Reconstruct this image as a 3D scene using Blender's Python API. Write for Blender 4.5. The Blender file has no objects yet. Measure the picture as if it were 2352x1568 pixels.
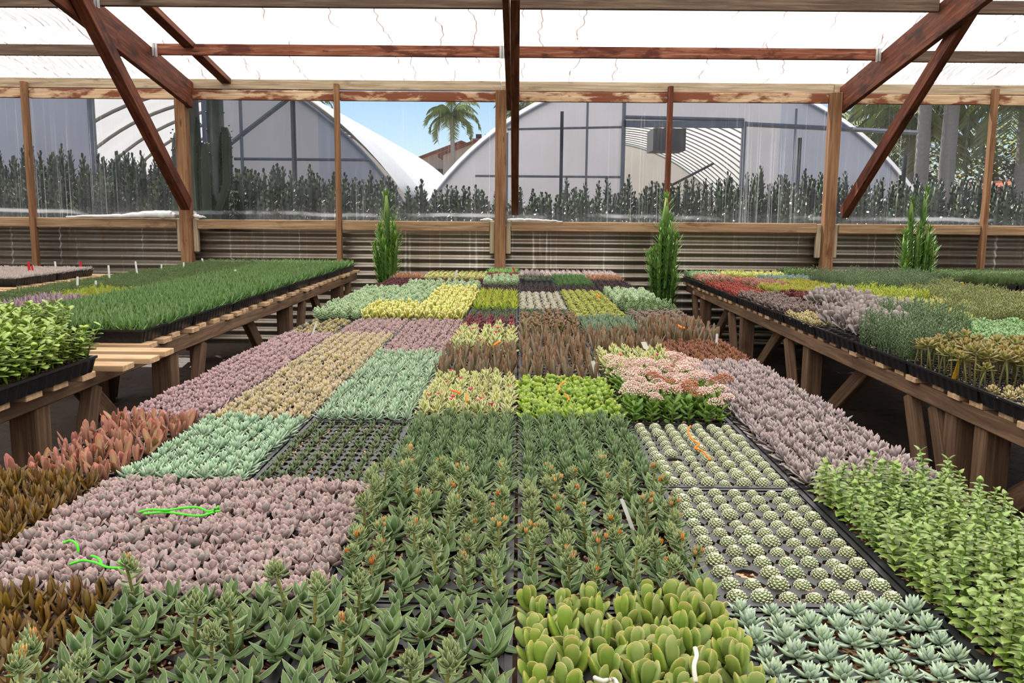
import bpy, bmesh, math, random
import numpy as np
from mathutils import Vector, Matrix
R_ = random.Random(7)
NR = np.random.default_rng(11)
SC = bpy.context.scene
COL = SC.collection
PI = math.pi
CAMP = np.array([0.0, 0.0, 1.25])
FPX = 2000.0

# ------------------------------------------------------------------ camera
pitch = math.atan(294 / 2000)
yaw = math.atan(14 / 2000 * math.cos(pitch))
roll = math.radians(0.5)
_f = np.array([-math.sin(yaw) * math.cos(pitch), math.cos(yaw) * math.cos(pitch), -math.sin(pitch)])
_r = np.cross(_f, [0, 0, 1]); _r /= np.linalg.norm(_r)
_u = np.cross(_r, _f)
_R = _r * math.cos(roll) + _u * math.sin(roll)
_U = -_r * math.sin(roll) + _u * math.cos(roll)
cam = bpy.data.objects.new('camera', bpy.data.cameras.new('camera'))
COL.objects.link(cam)
cam.data.sensor_width = 36
cam.data.lens = FPX / 2352 * 36
cam.data.clip_start = 0.05
cam.data.clip_end = 400
cam.matrix_world = Matrix(((_R[0], _U[0], -_f[0], CAMP[0]), (_R[1], _U[1], -_f[1], CAMP[1]), (_R[2], _U[2], -_f[2], CAMP[2]), (0, 0, 0, 1)))
SC.camera = cam

def ray(x, y): return _f + _R * (x - 1176) / FPX - _U * (y - 784) / FPX
def onz(x, y, z):
    d = ray(x, y); return Vector(CAMP + d * ((z - CAMP[2]) / d[2]))
def ony(x, y, Y):
    d = ray(x, y); return Vector(CAMP + d * (Y / d[1]))
def px(p):
    v = np.array(p) - CAMP; w = v @ _f
    return (1176 + FPX * (v @ _R) / max(w, .01), 784 - FPX * (v @ _U) / max(w, .01), w)

# ------------------------------------------------------------------ materials
def srgb(c):
    return tuple((v / 255 / 12.92 if v / 255 <= .04045 else ((v / 255 + .055) / 1.055) ** 2.4) for v in c) + (1.0,)

class NT:
    def __init__(s, name):
        s.m = bpy.data.materials.new(name); s.m.use_nodes = True
        s.t = s.m.node_tree; s.t.nodes.clear()
        s.out = s.n('ShaderNodeOutputMaterial')
    def n(s, t, **k):
        nd = s.t.nodes.new(t)
        for a, b in k.items():
            if a in nd.inputs.keys() if isinstance(a, str) and a[0].isupper() else False: nd.inputs[a].default_value = b
            else: setattr(nd, a, b)
        return nd
    def l(s, a, b): s.t.links.new(a, b)
    def sett(s, sock, v):
        if hasattr(v, 'is_linked') or isinstance(v, bpy.types.NodeSocket): s.l(v, sock)
        else: sock.default_value = v
    def mix(s, fac, a, b, mode='MIX'):
        nd = s.n('ShaderNodeMix', data_type='RGBA', blend_type=mode)
        s.sett(nd.inputs[0], fac); s.sett(nd.inputs[6], a); s.sett(nd.inputs[7], b)
        return nd.outputs[2]
    def math(s, op, a, b=0.0, c=None):
        nd = s.n('ShaderNodeMath', operation=op)
        s.sett(nd.inputs[0], a); s.sett(nd.inputs[1], b)
        if c is not None: s.sett(nd.inputs[2], c)
        return nd.outputs[0]
    def rng(s, v, a, b, c=0.0, d=1.0, smooth=False):
        nd = s.n('ShaderNodeMapRange')
        if smooth: nd.interpolation_type = 'SMOOTHSTEP'
        s.sett(nd.inputs[0], v)
        for i, q in enumerate((a, b, c, d)): nd.inputs[i + 1].default_value = q
        return nd.outputs[0]
    def coord(s, kind='Object', scale=(1, 1, 1), loc=(0, 0, 0)):
        tc = s.n('ShaderNodeTexCoord'); mp = s.n('ShaderNodeMapping')
        mp.inputs['Scale'].default_value = scale; mp.inputs['Location'].default_value = loc
        s.l(tc.outputs[kind], mp.inputs[0]); return mp.outputs[0]
    def noise(s, vec, scale, detail=3, rough=.55, dist=0.0):
        nd = s.n('ShaderNodeTexNoise'); nd.inputs['Scale'].default_value = scale
        nd.inputs['Detail'].default_value = detail; nd.inputs['Roughness'].default_value = rough; nd.inputs['Distortion'].default_value = dist
        s.l(vec, nd.inputs['Vector']); return nd.outputs[0]
    def bsdf(s, color, rough=.6, spec=.3, metal=0.0, **k):
        b = s.n('ShaderNodeBsdfPrincipled')
        s.sett(b.inputs['Base Color'], color); s.sett(b.inputs['Roughness'], rough)
        s.sett(b.inputs['Specular IOR Level'], spec); s.sett(b.inputs['Metallic'], metal)
        for a, v in k.items(): s.sett(b.inputs[a], v)
        return b
    def bump(s, h, strength=.3, dist=.01):
        b = s.n('ShaderNodeBump'); b.inputs['Strength'].default_value = strength; b.inputs['Distance'].default_value = dist
        s.l(h, b.inputs['Height']); return b.outputs[0]
    def done(s, shader):
        s.l(shader if isinstance(shader, bpy.types.NodeSocket) else shader.outputs[0], s.out.inputs[0]); return s.m

MATS = {}
def plain(name, c, rough=.6, spec=.3, metal=0.0):
    if name in MATS: return MATS[name]
    t = NT(name)
    v = t.coord('Object', (1, 1, 1)); nz = t.noise(v, 14, 3)
    col = t.mix(t.rng(nz, .3, .7, 0, .35), srgb(c), srgb([q * .72 for q in c]))
    MATS[name] = t.done(t.bsdf(col, rough, spec, metal)); return MATS[name]

def plant(name, base, edge=None, tip=None, base2=None, rough=.5, spec=.35, elo=.62, ehi=.95, tlo=.7, thi=1.0, tamt=.9, eamt=.85, spots=None, var=.10, sat=.12):
    """leaf colour from the leaf's own pattern: margin, tip, and plant-to-plant variation"""
    if name in MATS: return MATS[name]
    t = NT(name)
    at = t.n('ShaderNodeAttribute', attribute_name='lf')
    sp = t.n('ShaderNodeSeparateColor'); t.l(at.outputs['Color'], sp.inputs[0])
    E, T, RN = sp.outputs[0], sp.outputs[1], sp.outputs[2]
    c = srgb(base)
    if base2: c = t.mix(t.rng(RN, .45, 1.0), srgb(base), srgb(base2))
    if spots:
        vo = t.n('ShaderNodeTexVoronoi'); vo.inputs['Scale'].default_value = 260
        t.l(t.coord('Object'), vo.inputs['Vector'])
        c = t.mix(t.rng(vo.outputs[0], .30, .18, 0, .75), c, srgb(spots))
    if tip: c = t.mix(t.rng(T, tlo, thi, 0, tamt, True), c, srgb(tip))
    if edge: c = t.mix(t.rng(E, elo, ehi, 0, eamt), c, srgb(edge))
    oi = t.n('ShaderNodeObjectInfo')
    hs = t.n('ShaderNodeHueSaturation')
    t.l(c, hs.inputs['Color']) if not isinstance(c, tuple) else setattr(hs.inputs['Color'], 'default_value', c)
    rr = t.math('FRACT', t.math('ADD', oi.outputs['Random'], t.math('MULTIPLY', RN, .37)))
    t.l(t.rng(rr, 0, 1, 1 - var, 1 + var), hs.inputs['Value'])
    t.l(t.rng(RN, 0, 1, 1 - sat, 1 + sat), hs.inputs['Saturation'])
    t.l(t.rng(oi.outputs['Random'], 0, 1, .49, .51), hs.inputs['Hue'])
    MATS[name] = t.done(t.bsdf(hs.outputs[0], rough, spec)); return MATS[name]

def wood(name, c1, c2, c3, blotch=None, bl=(.52, .62), rough=.75):
    if name in MATS: return MATS[name]
    t = NT(name)
    oi = t.n('ShaderNodeObjectInfo')
    tc = t.n('ShaderNodeTexCoord'); ad = t.n('ShaderNodeVectorMath', operation='ADD')
    cb = t.n('ShaderNodeCombineXYZ')
    for i in range(3): t.l(t.math('MULTIPLY', oi.outputs['Random'], 37.0 + 9 * i), cb.inputs[i])
    t.l(tc.outputs['Object'], ad.inputs[0]); t.l(cb.outputs[0], ad.inputs[1])
    mp = t.n('ShaderNodeMapping'); mp.inputs['Scale'].default_value = (1.6, 34, 34); t.l(ad.outputs[0], mp.inputs[0])
    g = t.noise(mp.outputs[0], 1.5, 5, .62, .6)
    c = t.mix(t.rng(g, .3, .55), srgb(c1), srgb(c2)); c = t.mix(t.rng(g, .52, .75), c, srgb(c3))
    if blotch:
        mb = t.n('ShaderNodeMapping'); mb.inputs['Scale'].default_value = (2.2, 7, 7); t.l(ad.outputs[0], mb.inputs[0])
        b = t.noise(mb.outputs[0], 1.5, 4, .6, .3)
        c = t.mix(t.rng(b, bl[0], bl[1], 0, .9), c, srgb(blotch))
    # knots
    mk = t.n('ShaderNodeMapping'); mk.inputs['Scale'].default_value = (2.2, 9, 9); t.l(ad.outputs[0], mk.inputs[0])
    vo = t.n('ShaderNodeTexVoronoi'); vo.inputs['Scale'].default_value = 1.0; t.l(mk.outputs[0], vo.inputs['Vector'])
    c = t.mix(t.rng(vo.outputs[0], .10, .04, 0, .7), c, srgb([q * .45 for q in c1]))
    b = t.bsdf(c, rough, .2); t.l(t.bump(g, .35, .004), b.inputs['Normal'])
    MATS[name] = t.done(b); return MATS[name]

W_STAIN = wood('stained_timber', (74, 38, 26), (106, 58, 40), (134, 84, 62), (56, 32, 26), (.5, .66))
W_POST = wood('post_timber', (108, 76, 52), (142, 104, 74), (164, 128, 96), (98, 60, 42), (.58, .72))
W_TAN = wood('weathered_timber', (138, 120, 98), (176, 158, 132), (198, 182, 158), (116, 98, 76), (.6, .75))
W_HEAD = wood('patchy_header_timber', (176, 140, 108), (206, 176, 140), (222, 200, 168), (116, 52, 32), (.44, .53))
W_PURL = wood('purlin_timber', (96, 50, 34), (136, 82, 60), (180, 136, 112), (80, 40, 30), (.52, .62))
W_SILL = wood('sill_timber', (124, 96, 70), (160, 130, 100), (184, 156, 124), (104, 76, 54), (.58, .72))
W_GREY = wood('grey_timber', (70, 56, 46), (102, 84, 70), (128, 108, 92))
W_BENCH = wood('bench_timber', (80, 60, 46), (110, 86, 66), (138, 110, 86), (66, 48, 36), (.58, .74))
W_SLAT = wood('slat_timber', (168, 132, 98), (196, 162, 126), (214, 184, 150), (150, 110, 80), (.6, .75))
W_DARK = wood('dark_bench_timber', (52, 34, 25), (74, 50, 38), (96, 70, 54))

def mk_black():
    t = NT('black_plastic'); nz = t.noise(t.coord('Object'), 60, 3)
    return t.done(t.bsdf(t.mix(nz, srgb((16, 16, 18)), srgb((34, 34, 37))), .38, .45))
BLACK = mk_black()

def mk_soil(name='potting_mix', lo=.60, hi=.66, n0=.38, n1=.55):
    t = NT(name)
    v = t.coord('Object')
    vo = t.n('ShaderNodeTexVoronoi'); vo.inputs['Scale'].default_value = 190; t.l(v, vo.inputs['Vector'])
    nz = t.noise(v, 22, 3)
    sp = t.n('ShaderNodeSeparateColor'); t.l(vo.outputs['Color'], sp.inputs[0])
    c = t.mix(sp.outputs[0], srgb((42, 26, 18)), srgb((96, 52, 34)))
    pum = t.math('MULTIPLY', t.rng(sp.outputs[1], lo, hi), t.rng(nz, n0, n1))
    c = t.mix(pum, c, srgb((206, 176, 138)))
    b = t.bsdf(c, .9, .1); t.l(t.bump(vo.outputs[0], .8, .006), b.inputs['Normal'])
    return t.done(b)
SOIL = mk_soil()
PUMICE = mk_soil('pumice_mix', .18, .24, .1, .2)
STONE = plain('pumice_stone', (214, 184, 146), .9, .1)

def mk_floor():
    t = NT('bare_dirt'); v = t.coord('Object')
    a = t.noise(v, 1.3, 5, .6); b = t.noise(v, 9, 4, .65)
    c = t.mix(t.rng(a, .35, .7), srgb((50, 40, 34)), srgb((80, 66, 57)))
    c = t.mix(t.rng(b, .56, .66, 0, .85), c, srgb((34, 25, 20)))
    s = t.bsdf(c, t.rng(a, .4, .6, .55, .9), .25); t.l(t.bump(b, .6, .03), s.inputs['Normal'])
    return t.done(s)
def mk_ground():
    t = NT('outdoor_ground'); v = t.coord('Object')
    a = t.noise(v, .6, 5, .6)
    return t.done(t.bsdf(t.mix(a, srgb((96, 84, 66)), srgb((140, 124, 100))), .95, .1))

def mk_corr():
    t = NT('galvanised_iron'); v = t.coord('Object', (1, 1, 1))
    a = t.noise(t.coord('Object', (1.2, 1, .5)), 2.0, 4)
    st = t.noise(t.coord('Object', (16, 1, .35)), 1.6, 5, .6)
    rs = t.noise(t.coord('Object', (34, 1, .8), (5, 0, 3)), 1.2, 4, .6)
    c = t.mix(t.rng(a, .3, .7), srgb((160, 152, 141)), srgb((136, 126, 114)))
    c = t.mix(t.rng(rs, .56, .68, 0, .45), c, srgb((156, 116, 84)))
    stf = t.rng(st, .6, .72, 0, .75)
    c = t.mix(stf, c, srgb((222, 218, 210)))
    met = t.math('SUBTRACT', .86, t.math('MULTIPLY', stf, .82))
    return t.done(t.bsdf(c, t.rng(a, .3, .7, .33, .42), .4, met))

def mk_roof():
    t = NT('fibreglass_roofing')
    tc = t.n('ShaderNodeTexCoord')
    sx = t.n('ShaderNodeSeparateXYZ'); t.l(tc.outputs['Object'], sx.inputs[0])
    def lines(freq, seed, keep, w, amp, br):
        mp = t.n('ShaderNodeMapping'); mp.inputs['Scale'].default_value = (.8, 2.6, 0); mp.inputs['Location'].default_value = (seed, seed * .7, 0)
        t.l(tc.outputs['Object'], mp.inputs[0])
        wob = t.noise(mp.outputs[0], 1.0, 2.0, .45)
        u = t.math('ADD', t.math('MULTIPLY', sx.outputs[0], freq), t.math('MULTIPLY', wob, amp * freq))
        cell = t.math('FLOOR', u); fr = t.math('FRACT', u)
        wn = t.n('ShaderNodeTexWhiteNoise', noise_dimensions='1D'); t.l(t.math('ADD', cell, seed * 13.7), wn.inputs['W'])
        sc_ = t.n('ShaderNodeSeparateColor'); t.l(wn.outputs['Color'], sc_.inputs[0])
        off = t.rng(sc_.outputs[0], 0, 1, .15, .85)
        d = t.math('ABSOLUTE', t.math('SUBTRACT', fr, off))
        ln = t.rng(d, w * freq * .4, w * freq, 1, 0)
        ln = t.math('MULTIPLY', ln, t.math('GREATER_THAN', keep, sc_.outputs[1]))
        bk = t.noise(t.coord('Object', (.9, .8, 0), (seed * 2, 3, 0)), 1.0, 2)
        return t.math('MULTIPLY', ln, t.rng(bk, br, br + .12, .12, 1))
    side = t.rng(t.math('ABSOLUTE', sx.outputs[0]), 2.7, 3.5)
    a = t.math('MULTIPLY', lines(2.6, 1.0, .85, .008, .28, .38), .9)
    b = t.math('MULTIPLY', lines(3.1, 4.0,   .55, .0065, .2, .44), .9)
    d = t.math('MULTIPLY', t.math('MULTIPLY', lines(17, 2.0, .8, .0065, .12, .36), side), .95)
    f = t.math('MINIMUM', t.math('ADD', t.math('ADD', a, b), d), 1.0)
    c = t.mix(t.math('MULTIPLY', f, .96), srgb((250, 248, 244)), srgb((84, 46, 24)))
    di = t.n('ShaderNodeBsdfDiffuse'); tr = t.n('ShaderNodeBsdfTranslucent')
    t.l(c, di.inputs[0]); t.l(c, tr.inputs[0])
    mx = t.n('ShaderNodeMixShader'); mx.inputs[0].default_value = .84
    t.l(di.outputs[0], mx.inputs[1]); t.l(tr.outputs[0], mx.inputs[2])
    return t.done(mx)

def mk_pane():
    """clear greenhouse film, hazed and run with dried water streaks"""
    t = NT('clear_film')
    st = t.noise(t.coord('Object', (26, 1, .30)), 1.5, 4, .6)
    st2 = t.noise(t.coord('Object', (60, 1, .16), (7, 0, 2)), 1.6, 1.5, .5)
    zone = t.noise(t.coord('Object', (1.1, 1, .4), (1, 0, 0)), 1.6, 2)
    hz = t.noise(t.coord('Object', (2, 1, 2)), 1.5, 3)
    sx = t.n('ShaderNodeSeparateXYZ'); t.l(t.coord('Object'), sx.inputs[0])
    low = t.rng(sx.outputs[2], 1.30, 1.17, 0, .05)
    f = t.math('ADD', t.math('MULTIPLY', t.rng(st2, .60, .68), t.math('MULTIPLY', t.rng(zone, .48, .66), .34)), t.rng(st, .5, .8, 0, .06))
    f = t.math('ADD', f, t.rng(hz, .3, .7, .02, .05))
    bz = t.math('ADD', sx.outputs[2], t.math('MULTIPLY', t.noise(t.coord('Object', (.9, 1, 0), (2, 0, 0)), 1.0, 2), .07))
    bd = t.math('MULTIPLY', t.rng(t.math('ABSOLUTE', t.math('SUBTRACT', bz, 1.262)), .006, .026, 1, 0, True), t.rng(t.noise(t.coord('Object', (1.4, 1, 3), (9, 0, 0)), 1.3, 4), .42, .6, 0, .42))
    f = t.math('MINIMUM', t.math('ADD', t.math('ADD', f, low), bd), .8)
    tr = t.n('ShaderNodeBsdfTransparent'); di = t.n('ShaderNodeBsdfDiffuse'); tl = t.n('ShaderNodeBsdfTranslucent')
    for q in (di, tl): q.inputs[0].default_value = (.78, .80, .84, 1)
    tr.inputs[0].default_value = (.95, .96, .98, 1)
    m1 = t.n('ShaderNodeMixShader'); m1.inputs[0].default_value = .45
    t.l(di.outputs[0], m1.inputs[1]); t.l(tl.outputs[0], m1.inputs[2])
    m2 = t.n('ShaderNodeMixShader'); t.l(f, m2.inputs[0]); t.l(tr.outputs[0], m2.inputs[1]); t.l(m1.outputs[0], m2.inputs[2])
    return t.done(m2)

def mk_film(name, c, tl=.5):
    t = NT(name); v = t.coord('Object')
    n = t.noise(v, 1.1, 4)
    col = t.mix(t.rng(n, .3, .7, 0, .35), srgb(c), srgb([q * .82 for q in c]))
    di = t.n('ShaderNodeBsdfDiffuse'); tr = t.n('ShaderNodeBsdfTranslucent')
    t.l(col, di.inputs[0]); t.l(col, tr.inputs[0])
    mx = t.n('ShaderNodeMixShader'); mx.inputs[0].default_value = tl
    t.l(di.outputs[0], mx.inputs[1]); t.l(tr.outputs[0], mx.inputs[2])
    return t.done(mx)
COVER = mk_film('white_poly_cover', (242, 240, 236), .52)
ENDBK = mk_film('back_endwall', (206, 200, 192), .12)
ENDW = mk_film('grey_poly_endwall', (232, 230, 236), .72)
ENDB = mk_film('blue_grey_poly_endwall', (206, 212, 228), .70)
SIDE = mk_film('side_film', (226, 226, 222), .5)
STEEL = plain('grey_steel', (140, 142, 148), .5, .4, .3)
RIBM = plain('rib_steel', (140, 130, 120), .6, .3)
STEELD = plain('dark_steel', (58, 60, 66), .5, .4, .2)
PALMW = plain('palm_trunk', (172, 162, 154), .9, .1)
STUCCO = plain('stucco', (214, 200, 188), .9, .1)
TILE = plain('clay_tile', (150, 92, 70), .85, .1)
BRICK = plain('pale_brick', (190, 140, 124), .9, .1)
WHITEP = plain('white_plastic', (232, 232, 228), .5, .3)
ROLLM = plain('white_sheeting', (226, 226, 222), .5, .35)

# ------------------------------------------------------------------ mesh collecting
class MB:
    def __init__(s): s.V = []; s.F = []; s.A = []; s.M = []; s.n = 0
    def add(s, V, F, A=None, m=0):
        V = np.asarray(V, float)
        s.V.append(V)
        s.F.extend([[i + s.n for i in f] for f in F]); s.M.extend([m] * len(F))
        s.A.append(np.zeros((len(V), 3)) if A is None else np.asarray(A, float)); s.n += len(V)
        return s
    def box(s, lo, hi, m=0):
        x0, y0, z0 = lo; x1, y1, z1 = hi
        V = [(x0, y0, z0), (x1, y0, z0), (x1, y1, z0), (x0, y1, z0), (x0, y0, z1), (x1, y0, z1), (x1, y1, z1), (x0, y1, z1)]
        return s.add(V, [(0, 3, 2, 1), (4, 5, 6, 7), (0, 1, 5, 4), (1, 2, 6, 5), (2, 3, 7, 6), (3, 0, 4, 7)], None, m)
    def tube(s, pts, rad, sec=6, m=0, attr=(0, 0, .5), cap=True):
        pts = [np.array(p, float) for p in pts]; n = len(pts)
        if not hasattr(rad, '__len__'): rad = [rad] * n
        V = []; F = []
        for i, p in enumerate(pts):
            d = pts[min(i + 1, n - 1)] - pts[max(i - 1, 0)]; d = d / (np.linalg.norm(d) + 1e-9)
            a = np.array([1., 0, 0]) if abs(d[0]) < .8 else np.array([0, 1., 0])
            u = np.cross(d, a); u /= np.linalg.norm(u); w = np.cross(d, u)
            for k in range(sec):
                an = 2 * PI * k / sec; V.append(p + (u * math.cos(an) + w * math.sin(an)) * rad[i])
        for i in range(n - 1):
            for k in range(sec):
                a = i * sec + k; b = i * sec + (k + 1) % sec; F.append((a, b, b + sec, a + sec))
        if cap:
            F.append(tuple(range(sec))[::-1]); F.append(tuple((n - 1) * sec + k for k in range(sec)))
        return s.add(V, F, [attr] * len(V), m)
    def mesh(s, name, mats, smooth=True, attr=False):
        me = bpy.data.meshes.new(name)
        V = np.concatenate(s.V) if s.V else np.zeros((0, 3))
        me.from_pydata(V.tolist(), [], s.F)
        for m in (mats if isinstance(mats, (list, tuple)) else [mats]): me.materials.append(m)
        if any(s.M): me.polygons.foreach_set('material_index', np.array(s.M, np.int32))
        if smooth: me.polygons.foreach_set('use_smooth', np.ones(len(me.polygons), bool))
        if attr:
            at = me.attributes.new('lf', 'FLOAT_COLOR', 'POINT')
            A = np.concatenate(s.A); at.data.foreach_set('color', np.concatenate([A, np.ones((len(A), 1))], 1).astype(np.float32).ravel())
        me.update(); return me

def link(name, me, parent=None, mw=None):
    o = bpy.data.objects.new(name, me); COL.objects.link(o)
    if parent is not None: o.parent = parent
    if mw is not None: o.matrix_world = mw
    return o
def build(mb, name, mats, parent=None, smooth=False, attr=False):
    return link(name, mb.mesh(name, mats, smooth, attr), parent)
def tag(o, label=None, cat=None, group=None, kind=None):
    if label: o['label'] = label
    if cat: o['category'] = cat
    if group: o['group'] = group
    if kind: o['kind'] = kind
    return o
def empty(name, loc=(0, 0, 0)):
    o = bpy.data.objects.new(name, None); COL.objects.link(o); o.location = loc; o.empty_display_size = .1; return o

def timber(name, p0, p1, w, h, mat, parent=None, up=(0, 0, 1), bev=.004):
    """a sawn board with its grain along local X; w across, h along 'up'"""
    p0 = Vector(p0); p1 = Vector(p1); d = p1 - p0; L = d.length; d.normalize()
    u = Vector(up); y = u.cross(d)
    if y.length < 1e-4: y = Vector((0, 1, 0)).cross(d)
    y.normalize(); z = d.cross(y)
    bm = bmesh.new(); bmesh.ops.create_cube(bm, size=1)
    for v in bm.verts: v.co = Vector((v.co.x * L, v.co.y * w, v.co.z * h))
    bmesh.ops.bevel(bm, geom=bm.edges[:], offset=bev, segments=1, affect='EDGES')
    me = bpy.data.meshes.new(name); bm.to_mesh(me); bm.free(); me.materials.append(mat)
    M = Matrix((d, y, z)).transposed().to_4x4(); M.translation = (p0 + p1) / 2
    o = bpy.data.objects.new(name, me); COL.objects.link(o)
    if parent is not None:
        o.parent = parent; o.matrix_basis = Matrix.Translation(-parent.location) @ M
    else: o.matrix_basis = M
    return o

ORD = ['', 'first', 'second', 'third', 'fourth', 'fifth', 'sixth', 'seventh', 'eighth', 'ninth', 'tenth', 'eleventh', 'twelfth', 'thirteenth', 'fourteenth', 'fifteenth', 'sixteenth', 'seventeenth', 'eighteenth', 'nineteenth']
TENS = {2: ('twenty', 'twentieth'), 3: ('thirty', 'thirtieth'), 4: ('forty', 'fortieth'), 5: ('fifty', 'fiftieth'), 6: ('sixty', 'sixtieth'), 7: ('seventy', 'seventieth'), 8: ('eighty', 'eightieth'), 9: ('ninety', 'ninetieth')}
def ordw(n):
    if n < 20: return ORD[n]
    if n >= 100: return 'hundred-and-' + ordw(n - 100) if n > 100 else 'hundredth'
    t, u = divmod(n, 10)
    return TENS[t][1] if u == 0 else TENS[t][0] + '-' + ORD[u]

# ------------------------------------------------------------------ leaves and plants
SHAPES = {
    'obov': ([0, .3, .58, .8, .93, 1], [.38, .66, .95, .92, .5, .05]),
    'lanc': ([0, .25, .5, .78, 1], [.45, .9, 1, .58, .04]),
    'tri': ([0, .3, .62, .86, 1], [1, .92, .62, .28, .04]),
    'oval': ([0, .22, .5, .78, .94, 1], [.35, .78, 1, .84, .42, .1]),
    'tongue': ([0, .3, .62, .88, 1], [.75, .95, 1, .72, .15]),
    'spat': ([0, .35, .6, .82, .95, 1], [.22, .34, .82, 1, .62, .12]),
    'needle': ([0, .5, 1], [.8, 1, .15]),
    'blade': ([0, .35, .75, 1], [1, .9, .5, .04]),
}
tt = np.linspace(0, 1, 12)
SHAPES['paw'] = ([0, .15, .32, .5, .66, .74, .79, .84, .885, .925, .965, 1.0], [.32, .66, .90, 1.0, .99, 1.04, .93, .97, .80, .78, .52, .16])
SHAPES['point'] = ([0, .3, .58, .78, .92, 1], [.42, .74, 1, .8, .36, .03])
SHAPES['paw2'] = ([0, .3, .6, .78, .86, 1.0], [.35, .85, 1.0, .85, .72, .2])

def leaf(mb, L, W, T, shape, e0, e1, az, br=0.0, bz=0.0, sec=4, scoop=0.0, rnd=.5, m=0, org=(0, 0, 0), axis=None, roll_=0.0):
    ts, ws = SHAPES[shape]
    rad = np.array([math.cos(az), math.sin(az), 0]); up = np.array([0, 0, 1.]); s0 = np.array([-math.sin(az), math.cos(az), 0])
    p = np.array(org, float) + rad * br + up * bz
    V = []; A = []; F = []; pt = 0
    for i, t in enumerate(ts):
        e = e0 + (e1 - e0) * t
        d = rad * math.cos(e) + up * math.sin(e); n = -rad * math.sin(e) + up * math.cos(e)
        p = p + d * (t - pt) * L; pt = t
        s = s0 * math.cos(roll_) + n * math.sin(roll_); nn = n * math.cos(roll_) - s0 * math.sin(roll_)
        w = W * .5 * ws[i]; th = T * min(1.0, ws[i] * 1.15) if shape != 'paw' else T * max(.12, 1 - abs((t - .45) / .56) ** 2.6)
        if sec == 4:
            V += [p - s * w, p - nn * (th * .75 + scoop * w), p + s * w, p + nn * (th * .25 - scoop * w)]
            A += [(1, t, rnd), (0, t, rnd), (1, t, rnd), (0, t, rnd)]
        elif sec == 2:
            V += [p - s * w, p + s * w]; A += [(.6, t, rnd)] * 2
        else:
            for k in range(sec):
                a = 2 * PI * k / sec
                V.append(p + s * w * math.cos(a) + nn * (th * .5 * math.sin(a) - scoop * w * (1 - abs(math.cos(a)))))
                A.append((abs(math.cos(a)) ** 4, t, rnd))
    ns = len(ts)
    for i in range(ns - 1):
        if sec == 2:
            a = i * 2; F.append((a, a + 1, a + 3, a + 2)); continue
        for k in range(sec):
            a = i * sec + k; b = i * sec + (k + 1) % sec; F.append((a, b, b + sec, a + sec))
    if sec > 2: F.append(tuple((ns - 1) * sec + k for k in range(sec)))
    mb.add(V, F, A, m)

def D(a): return math.radians(a)
GA = D(137.508)

def rosette(rg, n, L, W, T, shape='obov', eo=15, ei=75, curl=15, lin=.45, r0=.004, h=.01, z=0.0, sec=4, scoop=.1, win=.7, jit=6, mb=None, org=(0, 0, 0), m=0):
    mb = mb or MB(); ph = rg.uniform(0, 6.28)
    for i in range(n):
        f = i / max(1, n - 1); j = rg.uniform(-jit, jit)
        e = eo + (ei - eo) * f ** .85 + j
        q = 1 + (lin - 1) * f; k = 1 + (win - 1) * f
        u = rg.uniform(.92, 1.08)
        leaf(mb, L * q * u, W * k * u, T, shape, D(e - curl * .5), D(e + curl * .5), ph + i * GA + D(rg.uniform(-8, 8)), r0 * (1 - f), z + h * f, sec, scoop, rg.random(), m, org)
    return mb

def ball(mb, c, r, m=0, attr=(0, 0, .5)):
    c = np.array(c)
    V = [c + np.array(v) * r for v in ((1, 0, 0), (-1, 0, 0), (0, 1, 0), (0, -1, 0), (0, 0, 1), (0, 0, -1))]
    mb.add(V, [(0, 2, 4), (2, 1, 4), (1, 3, 4), (3, 0, 4), (2, 0, 5), (1, 2, 5), (3, 1, 5), (0, 3, 5)], [attr] * 6, m)

# a species gives a list of variants; a variant is a list of (part name or None for the root, [materials], MB)
SPEC = {}
def species(kind, mats, fn, nv=4, seed=1):
    vs = []
    for v in range(nv):
        rg = random.Random(seed * 100 + v); vs.append(fn(rg, v))
    SPEC[kind] = dict(mats=mats, var=vs)

def simple(kind, mat, nv=4, **kw):
    species(kind, {None: [mat]}, lambda rg, v: {None: rosette(rg, **kw)}, nv, seed=len(SPEC) + 3)

P_ = plant
simple('lavender_rosette', P_('lavender_leaf', (164, 144, 142), (222, 180, 168), (214, 168, 158), (148, 144, 142), elo=.76, ehi=.98, eamt=.9, tlo=.88), n=13, L=.047, W=.0285, T=.0045, shape='point', eo=28, ei=78, curl=2, lin=.66, r0=.009, h=.014, scoop=.16, win=.8, nv=6, jit=9)
simple('mauve_rosette', P_('mauve_leaf', (158, 134, 136), (196, 162, 156), (188, 150, 150), (146, 136, 138), elo=.76, eamt=.7), n=12, L=.035, W=.024, T=.004, shape='point', eo=16, ei=78, curl=8, lin=.6, r0=.006, h=.012, scoop=.18)
simple('rose_rosette', P_('rose_leaf', (172, 144, 138), (200, 168, 156), None, (156, 138, 142), elo=.74, eamt=.6), n=12, L=.035, W=.021, T=.004, shape='point', eo=18, ei=78, curl=8, lin=.6, r0=.006, h=.012, scoop=.16)
simple('tan_rosette', P_('tan_leaf', (168, 160, 136), (206, 188, 158), (196, 168, 138), (174, 164, 112), elo=.72, eamt=.7), n=13, L=.035, W=.021, T=.005, shape='point', eo=24, ei=82, curl=8, lin=.65, r0=.006, h=.014, scoop=.12)
simple('ghost_rosette', P_('ghost_leaf', (160, 146, 146), (210, 178, 170), (202, 164, 160), (146, 146, 142), elo=.74, eamt=.85, tlo=.86), n=13, L=.039, W=.0175, T=.006, shape='point', eo=10, ei=78, curl=10, lin=.62, r0=.008, h=.02, z=.012, scoop=.08)
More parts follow.
